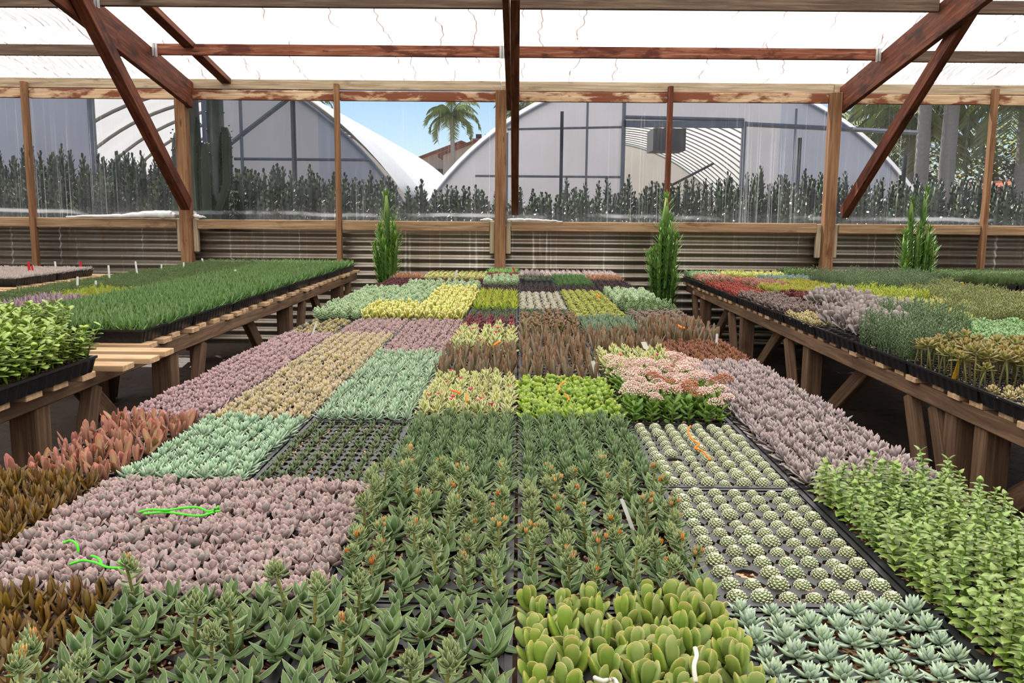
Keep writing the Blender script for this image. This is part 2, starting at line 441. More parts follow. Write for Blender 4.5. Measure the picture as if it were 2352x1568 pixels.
simple('mint_rosette', P_('mint_leaf', (166, 188, 158), (184, 206, 174), (186, 206, 168), (146, 176, 152), eamt=.5), n=18, L=.037, W=.012, T=.007, shape='lanc', eo=4, ei=74, curl=14, lin=.5, r0=.006, h=.02, z=.008, scoop=.02)
simple('blue_rosette', P_('blue_leaf', (164, 184, 162), (174, 196, 174), (188, 200, 172), (174, 190, 154), rough=.4, eamt=.45), n=20, L=.042, W=.0135, T=.008, shape='lanc', eo=-4, ei=72, curl=16, lin=.5, r0=.006, h=.022, z=.014, scoop=.02)
simple('pale_green_rosette', P_('pale_green_leaf', (158, 180, 150), (180, 202, 170), (190, 204, 164), (138, 168, 142), eamt=.5), n=16, L=.042, W=.0105, T=.005, shape='lanc', eo=4, ei=70, curl=14, lin=.55, r0=.005, h=.018, z=.006, scoop=.02)
simple('felt_rosette', P_('felt_leaf', (86, 104, 66), (158, 170, 128), (128, 92, 66), (74, 90, 58), elo=.74, eamt=.75, tlo=.85), n=11, L=.032, W=.0135, T=.003, shape='lanc', eo=2, ei=60, curl=18, lin=.55, r0=.004, h=.01, scoop=.16)
simple('dark_green_rosette', P_('dark_green_leaf', (90, 112, 72), (156, 174, 130), (126, 146, 100), (104, 126, 82), elo=.7, eamt=.7), n=24, L=.042, W=.0095, T=.004, shape='lanc', eo=-2, ei=82, curl=30, lin=.62, r0=.006, h=.022, z=.012, scoop=.1)
simple('lime_rosette', P_('lime_leaf', (118, 152, 46), (182, 194, 98), (174, 188, 78), (132, 162, 56), elo=.78, eamt=.7), n=9, L=.052, W=.036, T=.004, shape='point', eo=24, ei=74, curl=4, lin=.6, r0=.008, h=.016, z=.01, scoop=.2)
simple('russet_rosette', P_('russet_leaf', (124, 78, 56), (162, 106, 78), (150, 74, 56), (104, 96, 56), eamt=.5), n=14, L=.045, W=.017, T=.005, shape='lanc', eo=14, ei=76, curl=14, lin=.55, r0=.006, h=.016, z=.01)
simple('maroon_rosette', P_('maroon_leaf', (104, 46, 52), (136, 72, 74), (128, 56, 60), (86, 38, 44), rough=.35), n=16, L=.036, W=.014, T=.005, shape='lanc', eo=5, ei=70, curl=14, lin=.55, r0=.004, h=.024, z=.01)
simple('wine_houseleek', P_('wine_leaf', (80, 34, 38), (108, 50, 50), None, (60, 28, 32)), n=14, L=.032, W=.018, T=.004, shape='obov', eo=8, ei=60, curl=14, lin=.5, r0=.004, h=.012)
simple('brown_grey_rosette', P_('brown_grey_leaf', (116, 98, 84), (156, 136, 118), None, (98, 92, 84)), n=14, L=.034, W=.019, T=.005, shape='obov', eo=14, ei=70, curl=18, lin=.55, r0=.004, h=.02, z=.02)
simple('apple_green_rosette', P_('apple_green_leaf', (134, 152, 64), (170, 182, 98), (176, 150, 76), (116, 140, 60)), n=14, L=.03, W=.017, T=.005, shape='obov', eo=6, ei=66, curl=16, lin=.55, r0=.004, h=.012, z=.01)
simple('lime_aloe', P_('lime_aloe_leaf', (134, 160, 36), (160, 178, 60), (206, 118, 48), (150, 162, 40), tlo=.72, tamt=.7), n=9, L=.055, W=.015, T=.006, shape='tri', eo=18, ei=72, curl=8, lin=.7, r0=.004, h=.008)
simple('pebble_succulent', P_('pebble_leaf', (158, 152, 132), (182, 166, 146), None, (140, 146, 120)), n=9, L=.022, W=.015, T=.01, shape='oval', eo=24, ei=76, curl=8, lin=.7, r0=.006, h=.008, scoop=0)
simple('green_haworthia', P_('haworthia_leaf', (64, 88, 52), (110, 128, 86), (122, 84, 56), (52, 70, 46)), n=9, L=.028, W=.010, T=.005, shape='tri', eo=18, ei=64, curl=14, lin=.7, r0=.004, h=.006)
simple('dark_purple_seedling', P_('dark_purple_leaf', (62, 46, 46), (88, 66, 62), None, (46, 38, 40)), n=8, L=.034, W=.009, T=.004, shape='lanc', eo=30, ei=80, curl=10, lin=.8, r0=.004, h=.008, nv=3)
simple('yellow_green_houseleek', P_('yg_houseleek_leaf', (146, 154, 72), (176, 178, 106), (132, 70, 52), (118, 132, 62), tlo=.8), n=12, L=.026, W=.015, T=.005, shape='obov', eo=12, ei=60, curl=14, lin=.5, r0=.004, h=.01, z=.004)
simple('rosy_seedling', P_('rosy_leaf', (152, 106, 84), (186, 138, 112), (156, 86, 70), (126, 108, 70)), n=8, L=.042, W=.009, T=.004, shape='lanc', eo=35, ei=80, curl=8, lin=.8, r0=.005, h=.008)
simple('grass_green_seedling', P_('grass_green_leaf', (64, 98, 46), (108, 140, 78), None, (78, 112, 56)), n=12, L=.042, W=.009, T=.004, shape='lanc', eo=24, ei=80, curl=12, lin=.8, r0=.006, h=.012)
simple('bright_green_seedling', P_('bright_green_leaf', (94, 140, 62), (142, 178, 100), None, (110, 152, 78)), n=12, L=.05, W=.010, T=.004, shape='lanc', eo=24, ei=80, curl=12, lin=.8, r0=.006, h=.012)
simple('silver_seedling', P_('silver_leaf', (176, 166, 160), (206, 196, 188), (166, 128, 116), (150, 142, 134)), n=12, L=.036, W=.010, T=.004, shape='lanc', eo=20, ei=78, curl=12, lin=.8, r0=.006, h=.012)
simple('green_aloe', P_('aloe_leaf', (84, 120, 58), (118, 150, 80), (130, 104, 64), (104, 136, 66), tlo=.88, rough=.4), n=6, L=.070, W=.019, T=.006, shape='tri', eo=34, ei=84, curl=8, lin=.85, r0=.004, h=.004, nv=5)
simple('lavender_spike_plant', P_('lavender_spike_leaf', (142, 114, 126), (184, 160, 166), None, (116, 96, 104)), n=10, L=.06, W=.013, T=.004, shape='lanc', eo=15, ei=74, curl=10, lin=.8, r0=.004, h=.01)
simple('olive_paddle_plant', P_('olive_paddle_leaf', (118, 112, 62), (146, 106, 90), (138, 92, 84), (104, 116, 66)), n=8, L=.038, W=.028, T=.004, shape='spat', eo=30, ei=66, curl=10, lin=.8, r0=.004, h=.03, z=.02)
simple('sea_green_succulent', P_('sea_green_leaf', (108, 128, 100), (138, 156, 124), None, (98, 118, 94)), n=14, L=.04, W=.010, T=.006, shape='lanc', eo=15, ei=76, curl=10, lin=.8, r0=.006, h=.02, z=.01)
simple('spotted_gasteria', P_('gasteria_leaf', (120, 110, 84), (138, 120, 94), (130, 84, 60), (120, 90, 68), spots=(172, 168, 140), tlo=.72, tamt=.55), n=4, L=.088, W=.0145, T=.004, shape='tongue', eo=68, ei=86, curl=8, lin=.75, r0=.006, h=.004, jit=9, nv=5)
simple('red_edged_succulent', P_('red_edged_leaf', (158, 106, 84), (206, 150, 124), (164, 92, 76), (128, 122, 78), elo=.74), n=4, L=.066, W=.021, T=.004, shape='tongue', eo=46, ei=86, curl=14, lin=.75, r0=.008, h=.006, scoop=.1, jit=14, nv=6)
simple('chocolate_succulent', P_('chocolate_leaf', (112, 86, 44), (70, 44, 26), (74, 44, 28), (130, 102, 50), elo=.74, tlo=.88), n=9, L=.056, W=.020, T=.004, shape='lanc', eo=20, ei=84, curl=18, lin=.75, r0=.006, h=.026, z=.008, scoop=.24, jit=12, nv=5)
simple('silver_paddle_plant', P_('silver_paddle_leaf', (158, 148, 142), (182, 168, 164), None, (144, 132, 130)), n=8, L=.075, W=.042, T=.004, shape='spat', eo=40, ei=80, curl=8, lin=.8, r0=.006, h=.05, z=.03)
simple('scarlet_stonecrop', P_('scarlet_leaf', (146, 56, 44), (176, 88, 66), None, (120, 66, 42)), n=14, L=.03, W=.015, T=.005, shape='obov', eo=8, ei=70, curl=10, lin=.6, r0=.006, h=.02)
simple('taupe_rosette', P_('taupe_leaf', (126, 108, 100), (166, 148, 138), None, (102, 88, 80)), n=14, L=.044, W=.020, T=.005, shape='obov', eo=10, ei=70, curl=16, lin=.6, r0=.006, h=.02, z=.01)
simple('cream_rosette', P_('cream_leaf', (176, 182, 104), (214, 206, 138), (206, 152, 112), (150, 164, 90), tlo=.8), n=16, L=.046, W=.013, T=.005, shape='lanc', eo=6, ei=72, curl=14, lin=.6, r0=.006, h=.026, z=.02)
simple('gold_stonecrop', P_('gold_leaf', (148, 152, 56), (182, 176, 84), (196, 128, 62), (122, 138, 48), tlo=.8), n=16, L=.038, W=.011, T=.005, shape='lanc', eo=12, ei=76, curl=14, lin=.6, r0=.006, h=.026, z=.01)
simple('pale_mint_stonecrop', P_('pale_mint_leaf', (140, 172, 116), (176, 200, 152), None, (122, 156, 104)), n=16, L=.03, W=.015, T=.005, shape='obov', eo=0, ei=60, curl=14, lin=.6, r0=.006, h=.03, z=.02)
simple('pink_stonecrop', P_('pink_stonecrop_leaf', (164, 116, 100), (196, 150, 128), (168, 90, 96), (150, 142, 84)), n=16, L=.034, W=.012, T=.005, shape='lanc', eo=12, ei=76, curl=14, lin=.6, r0=.006, h=.03, z=.02)
simple('steel_blue_stonecrop', P_('steel_blue_leaf', (104, 128, 116), (140, 160, 146), None, (90, 112, 102)), n=16, L=.034, W=.009, T=.005, shape='lanc', eo=12, ei=80, curl=14, lin=.6, r0=.006, h=.03, z=.01)
simple('bronze_aloe', P_('bronze_aloe_leaf', (110, 86, 54), (146, 118, 80), None, (92, 84, 52)), n=12, L=.06, W=.012, T=.005, shape='tri', eo=10, ei=76, curl=20, lin=.7, r0=.006, h=.01)
simple('dark_red_houseleek', P_('dark_red_leaf', (94, 34, 30), (124, 52, 44), None, (76, 40, 32)), n=16, L=.042, W=.017, T=.005, shape='obov', eo=6, ei=66, curl=14, lin=.6, r0=.006, h=.02, z=.02)

# --- kinds with a shape of their own
def f_cobweb(rg, v):
    mb = MB(); r = .0175 * rg.uniform(.92, 1.08); n = 58; ph = rg.uniform(0, 6)
    V = []; F = []; A = []; nu, nvv = 14, 6
    for j in range(nvv + 1):
        p = (j / nvv) * 1.75
        for i in range(nu):
            a = 2 * PI * i / nu
            V.append((r * .93 * math.sin(p) * math.cos(a), r * .93 * math.sin(p) * math.sin(a), r * .78 + r * .8 * math.cos(p))); A.append((.2, .3, .2))
    for j in range(nvv):
        for i in range(nu): F.append((j * nu + i, j * nu + (i + 1) % nu, (j + 1) * nu + (i + 1) % nu, (j + 1) * nu + i))
    mb.add(V, F, A)
    for i in range(n):
        f = (i + .5) / n; p = math.acos(1 - f * 1.22); a = ph + i * GA
        leaf(mb, .0105, .0085, .004, 'obov', D(60 - math.degrees(p) * .55), D(105 - math.degrees(p) * .45), a, r * .82 * math.sin(p), r * .62 + r * .82 * math.cos(p) - .004, 4, .0, rg.random() * .6 + (0.4 if v == 3 else 0))
    wl = MB()
    for i in range(22):
        a0 = rg.uniform(0, 6.28); p0 = rg.uniform(.02, .55); a1 = a0 + rg.uniform(1.2, 3); 
        pts = []
        for k in range(5):
            a = a0 + (a1 - a0) * k / 4; pp = p0 * (.5 + .5 * abs(k - 2) / 2)
            pts.append((r * 1.02 * math.sin(pp) * math.cos(a), r * 1.02 * math.sin(pp) * math.sin(a), r * .74 + r * 1.0 * math.cos(pp) - .0005))
        wl.tube(pts, .0009, 3, cap=False)
    return {None: mb, 'cobweb_wool': wl}
WOOL = plain('white_wool', (222, 220, 204), .9, .1)
species('cobweb_houseleek', {None: [P_('cobweb_leaf', (116, 136, 72), (204, 206, 178), (214, 212, 188), (140, 142, 84), elo=.5, ehi=.95, eamt=.85, tlo=.62, tamt=.9)], 'cobweb_wool': [WOOL]}, f_cobweb, 5, 31)

BUD = P_('orange_bud', (204, 138, 62), None, (226, 176, 78), (192, 92, 70))
def f_woolly(rg, v):
    mb = MB(); out = {None: mb}
    h = rg.uniform(.012, .035)
    mb.tube([(0, 0, -.004), (0, 0, h + .008)], [.0035, .003], 5, attr=(0, .1, .9))
    n = rg.choice([8, 9, 10, 11])
    rosette(rg, n, rg.uniform(.046, .062), .0195, .004, 'lanc', eo=0, ei=70, curl=20, lin=.55, r0=.003, h=.016, z=h * .6, scoop=.28, win=.75, jit=14, mb=mb)
    dl = MB()
    for i in range(5): leaf(dl, rg.uniform(.022, .036), .011, .002, 'lanc', D(rg.uniform(-6, 14)), D(rg.uniform(-30, 30)), rg.uniform(0, 6.28), rg.uniform(.004, .014), .004, 4, .3, rg.random())
    out['dry_leaf'] = dl
    if v >= 3:
        st = MB(); H = rg.uniform(.05, .088); lx, ly = rg.uniform(-.012, .012), rg.uniform(-.012, .012)
        P0 = lambda t: (lx * t * t, ly * t * t, h + t * H)
        st.tube([P0(t) for t in (0, .35, .7, 1)], [.0032, .0028, .0026, .0022], 5, attr=(0, .2, .9))
        ph = rg.uniform(0, 6)
        for i in range(10):
            t = .2 + .5 * i / 9
            leaf(st, .024, .008, .003, 'lanc', D(20), D(40), ph + i * GA, .002, 0, 4, .12, rg.random() * .6, org=P0(t))
        for hd in range(rg.choice([2, 3])):
            b = rg.uniform(0, 6.28); q = .009 if hd else 0.0; c = np.array(P0(.9 if hd else 1.0)) + np.array([q * math.cos(b), q * math.sin(b), 0])
            for i in range(15): leaf(st, .017 * rg.uniform(.85, 1.1), .006, .003, 'lanc', D(0 + 75 * i / 14), D(28 + 58 * i / 14), ph + i * GA, .001, .012 * i / 14 - .006, 4, .12, rg.random() * .6, org=c)
        out['flower_stalk'] = st
        if v != 4:
            bd = MB(); nb = rg.choice([1, 2, 3])
            for k in range(nb):
                c = np.array(P0(1.0)) + np.array([rg.uniform(-.012, .012), rg.uniform(-.012, .012), rg.uniform(-.004, .008)])
                q = rg.random(); a = rg.uniform(0, 6)
                for j in range(5): leaf(bd, .0115, .0042, .002, 'lanc', D(58), D(92), a + j * 2 * PI / 5, .001, 0, 4, .1, q, org=c)
            out['flower_bud'] = bd
    return out
WOOLLYM = P_('woolly_leaf', (92, 118, 66), (198, 208, 176), (134, 94, 66), (110, 128, 78), elo=.74, ehi=.98, eamt=.85, tlo=.88, rough=.55)
WSTALK = P_('woolly_stalk', (122, 142, 84), (196, 206, 168), (182, 176, 92), (132, 122, 78), elo=.6, eamt=.7, tlo=.7, tamt=.6)
DRY = P_('dried_leaf', (98, 54, 36), (120, 72, 48), None, (74, 42, 30))
species('woolly_rosette', {None: [WOOLLYM], 'dry_leaf': [DRY], 'flower_stalk': [WSTALK], 'flower_bud': [BUD]}, f_woolly, 8, 41)

def paw(rg, s=1.0, hi=True, n=4):
    mb = MB(); z = 0.0; a = rg.uniform(0, 6.28)
    mb.tube([(0, 0, -.004), (0, 0, .05 * s)], [.004 * s, .003 * s], 5, attr=(0, .1, .8))
    for k in range(n):
        f = k / (n - 1)
        for q in (0, PI):
            if k == n - 1 and q: e = 84
            else: e = 46 + 34 * f
            u = rg.uniform(.85, 1.12) * (1 - .25 * f) * s
            leaf(mb, .056 * u, .031 * u, .0165 * u, 'paw' if hi else 'paw2', D(e - 8 + rg.uniform(-8, 8)), D(e + 14), a + q + rg.uniform(-.25, .25), .005 * s, .004 + .036 * f * s, 8 if hi else 6, -.02, rg.random())
        a += PI / 2
    return mb
species('bear_paw_succulent', {None: [P_('bear_paw_leaf', (130, 150, 68), (186, 190, 118), (172, 144, 92), (120, 142, 64), elo=.5, eamt=.45, tlo=.80, tamt=.55, rough=.6)]}, lambda rg, v: {None: paw(rg, 1.0, True, rg.choice([3, 4]))}, 6, 51)
species('cream_bear_paw', {None: [P_('cream_paw_leaf', (150, 156, 72), (222, 214, 140), (214, 202, 120), (176, 172, 86), elo=.3, eamt=.8)]}, lambda rg, v: {None: paw(rg, .8, False, 3)}, 4, 52)

def f_stacked(rg, v):
    mb = MB(); H = rg.uniform(.075, .115); lx, ly = rg.uniform(-.02, .02), rg.uniform(-.02, .02)
    P0 = lambda t: (lx * t * t, ly * t * t, t * H)
    mb.tube([P0(t) for t in (0, .5, 1)], [.003, .0026, .002], 5, attr=(0, 0, .95))
    n = 10; a = rg.uniform(0, 6)
    for k in range(n):
        t = .16 + .84 * k / (n - 1); u = (1.0 - .35 * max(0, t - .6) / .4) * rg.uniform(.9, 1.1)
        for q in (0, PI):
            leaf(mb, .024 * u, .0215 * u, .003, 'tri', D(34 + 26 * (t > .93)), D(-26 + 44 * (t > .93)), a + q + rg.uniform(-.15, .15), .002, 0, 4, .22, rg.random() * .7 + .15 * (1 - t), org=P0(t))
        a += PI / 2
    return {None: mb}
species('stacked_crassula', {None: [P_('stacked_leaf', (130, 156, 66), (168, 188, 100), (174, 194, 102), (116, 144, 64), eamt=.5, rough=.3, spec=.5)]}, f_stacked, 6, 61)

PETAL = P_('pink_floret', (220, 178, 168), None, None, (246, 228, 212), var=.15)
def f_pink(rg, v):
    mb = MB(); out = {None: mb}; h = rg.uniform(.05, .085)
    mb.tube([(0, 0, -.004), (0, 0, h)], [.004, .003], 5, attr=(0, .1, .8))
    for k in range(6):
        a = k * PI / 2 + rg.uniform(-.3, .3)
        for q in (0, PI): leaf(mb, .034, .021, .006, 'obov', D(8 + 6 * k), D(26 + 7 * k), a + q, .003, h * (k / 5.0) ** .8 * .95, 4, .05, rg.random())
    if v != 3:
        fl = MB(); ng = rg.choice([1, 2])
        for g in range(ng):
            a = rg.uniform(0, 6.28); c = np.array([math.cos(a) * .02 * (g + .4), math.sin(a) * .02 * (g + .4), h + rg.uniform(.022, .06)])
            fl.tube([(0, 0, h * .8), tuple(c * np.array([.6, .6, 1]) - [0, 0, .016]), tuple(c)], [.002, .0016, .0014], 4, m=1, attr=(0, 0, .6))
            R0 = rg.uniform(.022, .033)
            for i in range(76):
                f = (i + .5) / 76; p = math.acos(1 - f * 1.1); b = i * GA; q = R0 * rg.uniform(.86, 1.04)
                ball(fl, c + np.array([q * math.sin(p) * math.cos(b), q * math.sin(p) * math.sin(b), R0 * .5 * math.cos(p) + rg.uniform(-.002, .002)]), .0027 * rg.uniform(.8, 1.2), 2 if v == 5 else 0, (0, 0, rg.random()))
        out['flower_head'] = fl
    return out
FOLI = P_('thick_green_leaf', (100, 136, 44), (142, 168, 76), None, (88, 120, 42), eamt=.5)
BRNF = P_('spent_floret', (174, 112, 78), None, None, (200, 146, 108), var=.15)
species('pink_flowered_crassula', {None: [FOLI], 'flower_head': [PETAL, FOLI, BRNF]}, f_pink, 8, 71)

CER = P_('cerise_floret', (206, 40, 92), None, None, (190, 44, 70))
def f_varieg(rg, v):
    mb = MB(); out = {None: mb}
    rosette(rg, 14, .046, .022, .004, 'point', eo=0, ei=70, curl=12, lin=.65, r0=.004, h=.04, z=.012, scoop=.12, mb=mb)
    mb.tube([(0, 0, -.004), (0, 0, .05)], [.003, .002], 5, attr=(0, .1, .8))
    if v == 4:
        fl = MB(); fl.tube([(0, 0, .05), (.003, 0, .072)], [.0016, .0014], 4, attr=(0, 0, .5))
        for i in range(7):
            leaf(fl, .011, .005, .002, 'lanc', D(25), D(40), i * .9, .001, .072, 4, 0, rg.random())
        out['flower_head'] = fl
    return out
species('variegated_succulent', {None: [P_('variegated_leaf', (130, 148, 72), (232, 224, 172), (222, 176, 156), (150, 160, 84), elo=.35, ehi=.7, eamt=.95, tlo=.8, tamt=.5)], 'flower_head': [CER]}, f_varieg, 6, 81)

def f_crest(rg, v, L=.016, H=.035, n=34):
    mb = MB(); k = rg.choice([2, 3, 3])
    for s in range(k):
        a = rg.uniform(0, 6.28); x, y = math.cos(a) * .011 * (k > 1), math.sin(a) * .011 * (k > 1); h = H * rg.uniform(.8, 1.25)
        mb.tube([(x * .4, y * .4, -.003), (x, y, h)], [.003, .003], 4, attr=(0, 0, .9))
        for i in range(n // k + 8):
            f = i / (n / k + 7)
            leaf(mb, L * rg.uniform(.8, 1.1), .0075, .004, 'oval', D(-10 + 90 * f), D(10 + 80 * f), i * GA, .002, h * (.35 + .65 * f), 4, 0, rg.random(), org=(x, y, 0))
    return {None: mb}
species('frosted_stonecrop', {None: [P_('frosted_leaf', (150, 174, 130), (180, 198, 156), (186, 202, 164), (138, 164, 122), eamt=.5)]}, f_crest, 5, 91)
species('club_stonecrop', {None: [P_('club_leaf', (96, 124, 78), (130, 154, 104), (156, 170, 118), (84, 112, 72))]}, lambda rg, v: f_crest(rg, v, .010, .06, 40), 4, 92)

def f_leafy(rg, v):
    mb = MB()
    for s in range(rg.choice([3, 4])):
        a0 = rg.uniform(0, 6.28); ln = rg.uniform(.11, .17); sp = rg.uniform(.02, .07)
        P0 = lambda t: (math.cos(a0) * sp * t ** 1.3, math.sin(a0) * sp * t ** 1.3, ln * t - .03 * t * t)
        mb.tube([P0(t) for t in (0, .35, .7, 1)], [.003, .0026, .002, .0015], 4, attr=(0, 0, .9))
        a = rg.uniform(0, 6)
        for k in range(6):
            t = .25 + .75 * k / 5
            for q in (0, PI):
                u = rg.uniform(.8, 1.15) * (1.05 - .3 * t)
                leaf(mb, .042 * u, .030 * u, .003, 'oval', D(30 + 25 * (t > .95)), D(-20 + 40 * (t > .95)), a + q, .002, 0, 4, .18, rg.random() * .8, org=P0(t))
            a += PI / 2
    return {None: mb}
species('leafy_swedish_ivy', {None: [P_('swedish_ivy_leaf', (138, 164, 66), (184, 198, 108), (170, 188, 90), (118, 148, 60), elo=.7, eamt=.55)]}, f_leafy, 6, 101)

def f_bush(rg, v, H=.15, n=7, nl=22, L=.012, sp=.03):
    mb = MB()
    for s in range(n):
        a0 = rg.uniform(0, 6.28); q = sp * rg.random() ** .5; h = H * rg.uniform(.7, 1.1); ln = rg.uniform(-.015, .015)
        P0 = lambda t: (math.cos(a0) * (q * (.35 + .65 * t)) + ln * t * t, math.sin(a0) * (q * (.35 + .65 * t)) + ln * t, h * t)
        mb.tube([P0(t) for t in (0, .5, 1)], [.0018, .0015, .001], 3, attr=(0, 0, .95), cap=False)
        for i in range(nl):
            t = .2 + .8 * i / (nl - 1)
            leaf(mb, L, .0042, .003, 'needle', D(30), D(50), i * GA, .001, 0, 4, 0, rg.random() * .8, org=P0(t))
    return {None: mb}
species('pencil_bush', {None: [P_('pencil_leaf', (100, 122, 82), (136, 154, 110), None, (84, 104, 72))]}, f_bush, 5, 111)
species('olive_bush', {None: [P_('olive_bush_leaf', (126, 138, 78), (158, 164, 104), (150, 100, 74), (110, 122, 68), tlo=.8)]}, lambda rg, v: f_bush(rg, v, .10, 8, 14, .016, .035), 4, 112)
species('chartreuse_bush', {None: [P_('chartreuse_leaf', (158, 170, 46), (186, 194, 76), None, (132, 150, 46))]}, lambda rg, v: f_bush(rg, v, .09, 6, 12, .02, .03), 4, 113)
species('moss_green_bush', {None: [P_('moss_green_leaf', (84, 108, 56), (118, 138, 80), None, (72, 92, 50))]}, lambda rg, v: f_bush(rg, v, .09, 8, 16, .012, .03), 4, 114)

def f_stalked(rg, v):
    mb = MB(); h = rg.uniform(.075, .11); lx, ly = rg.uniform(-.02, .02), rg.uniform(-.02, .02)
    mb.tube([(0, 0, -.004), (lx * .4, ly * .4, h * .5), (lx, ly, h)], [.0035, .003, .003], 5, m=1, attr=(0, 0, .5))
    rosette(rg, 12, .04, .018, .005, 'obov', eo=-2, ei=64, curl=14, lin=.6, r0=.004, h=.012, z=0, mb=mb, org=(lx, ly, h - .004))
    return {None: mb}
species('stalked_rosette', {None: [P_('stalked_leaf', (136, 134, 68), (168, 156, 92), (150, 100, 74), (122, 126, 62)), plain('pale_stem', (126, 122, 74), .7)]}, f_stalked, 5, 121)
species('pale_button_cactus', {None: [P_('button_leaf', (146, 138, 82), (198, 182, 140), (196, 178, 140), (162, 146, 100))]}, lambda rg, v: {None: rosette(rg, 22, .016, .010, .004, 'oval', eo=0, ei=86, curl=40, lin=.8, r0=.010, h=.012, z=.002)}, 3, 122)

for k, s in SPEC.items():
    s['me'] = []
    for v in s['var']:
        s['me'].append({pn: mb.mesh(k if pn is None else pn, s['mats'][pn], True, True) for pn, mb in v.items()})
        s.setdefault('flat', []).append({pn: (np.concatenate(mb.V), mb.F, np.concatenate(mb.A), mb.M) for pn, mb in v.items()})

# ------------------------------------------------------------------ trays
TRAYM = {}
def plug_mesh(nx, ny, hole=True):
    key = (nx, ny, hole)
    if key in TRAYM: return TRAYM[key]
    w, l, H = .268, .53, .052
    mb = MB(); m = .010
    cw, cl = (w - 2 * m) / nx, (l - 2 * m) / ny
    # rim with lip and fluted tapering wall
    per = []
    nX, nY = nx * 4, ny * 4
    pts = [(-w / 2 + w * i / nX, -l / 2, 0, -1) for i in range(nX)] + [(w / 2, -l / 2 + l * i / nY, 1, 0) for i in range(nY)] + [(w / 2 - w * i / nX, l / 2, 0, 1) for i in range(nX)] + [(-w / 2, l / 2 - l * i / nY, -1, 0) for i in range(nY)]
    n = len(pts)
    rings = []
    for (z, ins, fl) in ((0.0, m, 0), (0.0, 0, 0), (-.008, 0, 0), (-.008, .004, 0), (-H, .014, 1)):
        rg = []
        for i, (x, y, ax, ay) in enumerate(pts):
            o = ins + (.0028 if fl and i % 4 in (1, 2) else 0) + (.0022 if z == -.008 and ins and i % 4 in (1, 2) else 0)
            rg.append((x - math.copysign(min(o, abs(x)), x) if abs(x) > w / 2 - .02 else x, y - math.copysign(min(o, abs(y)), y) if abs(y) > l / 2 - .02 else y, z))
        rings.append(rg)
    V = [p for r in rings for p in r]; F = []
    for r in range(4):
        for i in range(n):
            a = r * n + i; b = r * n + (i + 1) % n; F.append((a, a + n, b + n, b))
    mb.add(V, F)
    if hole:
        rr = .5 * min(cw, cl) * .99
        for j in range(ny):
            for i in range(nx):
                off = 0.0
                cx = -w / 2 + m + cw * (i + .5); cy = -l / 2 + m + cl * (j + .5); hx = cx + off * .5
                sq = [(cx - cw / 2, cy - cl / 2), (cx, cy - cl / 2), (cx + cw / 2, cy - cl / 2), (cx + cw / 2, cy), (cx + cw / 2, cy + cl / 2), (cx, cy + cl / 2), (cx - cw / 2, cy + cl / 2), (cx - cw / 2, cy)]
                oc = [(hx + rr * math.cos(D(225 + 45 * k)), cy + rr * math.sin(D(225 + 45 * k))) for k in range(8)]
                V = [(x, y, -.002) for x, y in sq] + [(x, y, -.002) for x, y in oc] + [(x, y, -.02) for x, y in oc]
                F = [(k, (k + 1) % 8, 8 + (k + 1) % 8, 8 + k) for k in range(8)] + [(8 + k, 8 + (k + 1) % 8, 16 + (k + 1) % 8, 16 + k) for k in range(8)]
                mb.add(V, F)
    me = mb.mesh('plug_tray' if hole else 'nursery_flat', BLACK, False)
    so = MB()
    zz = -.0085 if hole else -.010
    gx, gy = 6, 12; V = []; F = []
    for j in range(gy + 1):
        for i in range(gx + 1): V.append((-w / 2 + m + (w - 2 * m) * i / gx, -l / 2 + m + (l - 2 * m) * j / gy, zz + NR.uniform(-.002, .002)))
    for j in range(gy):
        for i in range(gx): a = j * (gx + 1) + i; F.append((a, a + 1, a + gx + 2, a + gx + 1))
    so.add(V, F); sm = (so.mesh('potting_mix', SOIL, True), so.mesh('potting_mix', PUMICE, True))
    st = MB()
    for _ in range(420):
        ball(st, (NR.uniform(-w / 2 + .012, w / 2 - .012), NR.uniform(-l / 2 + .012, l / 2 - .012), zz + .0035), NR.uniform(.0018, .0036))
    gm = st.mesh('pumice_grit', STONE, False)
    TRAYM[key] = (me, sm, gm); return TRAYM[key]

def cells(nx, ny, w, l):
    m = .010; cw, cl = (.268 - 2 * m) / nx, (.53 - 2 * m) / ny
    out = []
    for j in range(ny):
        for i in range(nx):
            out.append(((-.134 + m + cw * (i + .5)) * w / .268, (-.265 + m + cl * (j + .5)) * l / .53, i, j))
    return out

COUNT = {}
STUFFACC = {}
PLANTS = []
def tray(x0, x1, y0, y1, z, nx, ny, label, near, hole=True, cat='plant tray'):
    me, sm, gm = plug_mesh(nx, ny, hole)
    o = link('plug_tray' if hole else 'nursery_flat', me)
    o.location = ((x0 + x1) / 2, (y0 + y1) / 2, z); o.scale = ((x1 - x0) / .268, (y1 - y0) / .53, 1)
    tag(o, label, cat, 'black plant trays')
    link('potting_mix', sm[1 if any(q in label for q in ('houseleeks in bare', 'button', 'pebble', 'purple seedling')) else 0], o)
    if near: g = link('pumice_grit', gm, o); g['kind'] = 'stuff'
    return o

def visible(x0, x1, y0, y1, z):
    for x in (x0, x1):
        for y in (y0, y1):
            for dz in (0, .12):
                a, b, w = px((x, y, z + dz))
                if w > .2 and -700 < a < 3050 and b < 2200: return True
    return False

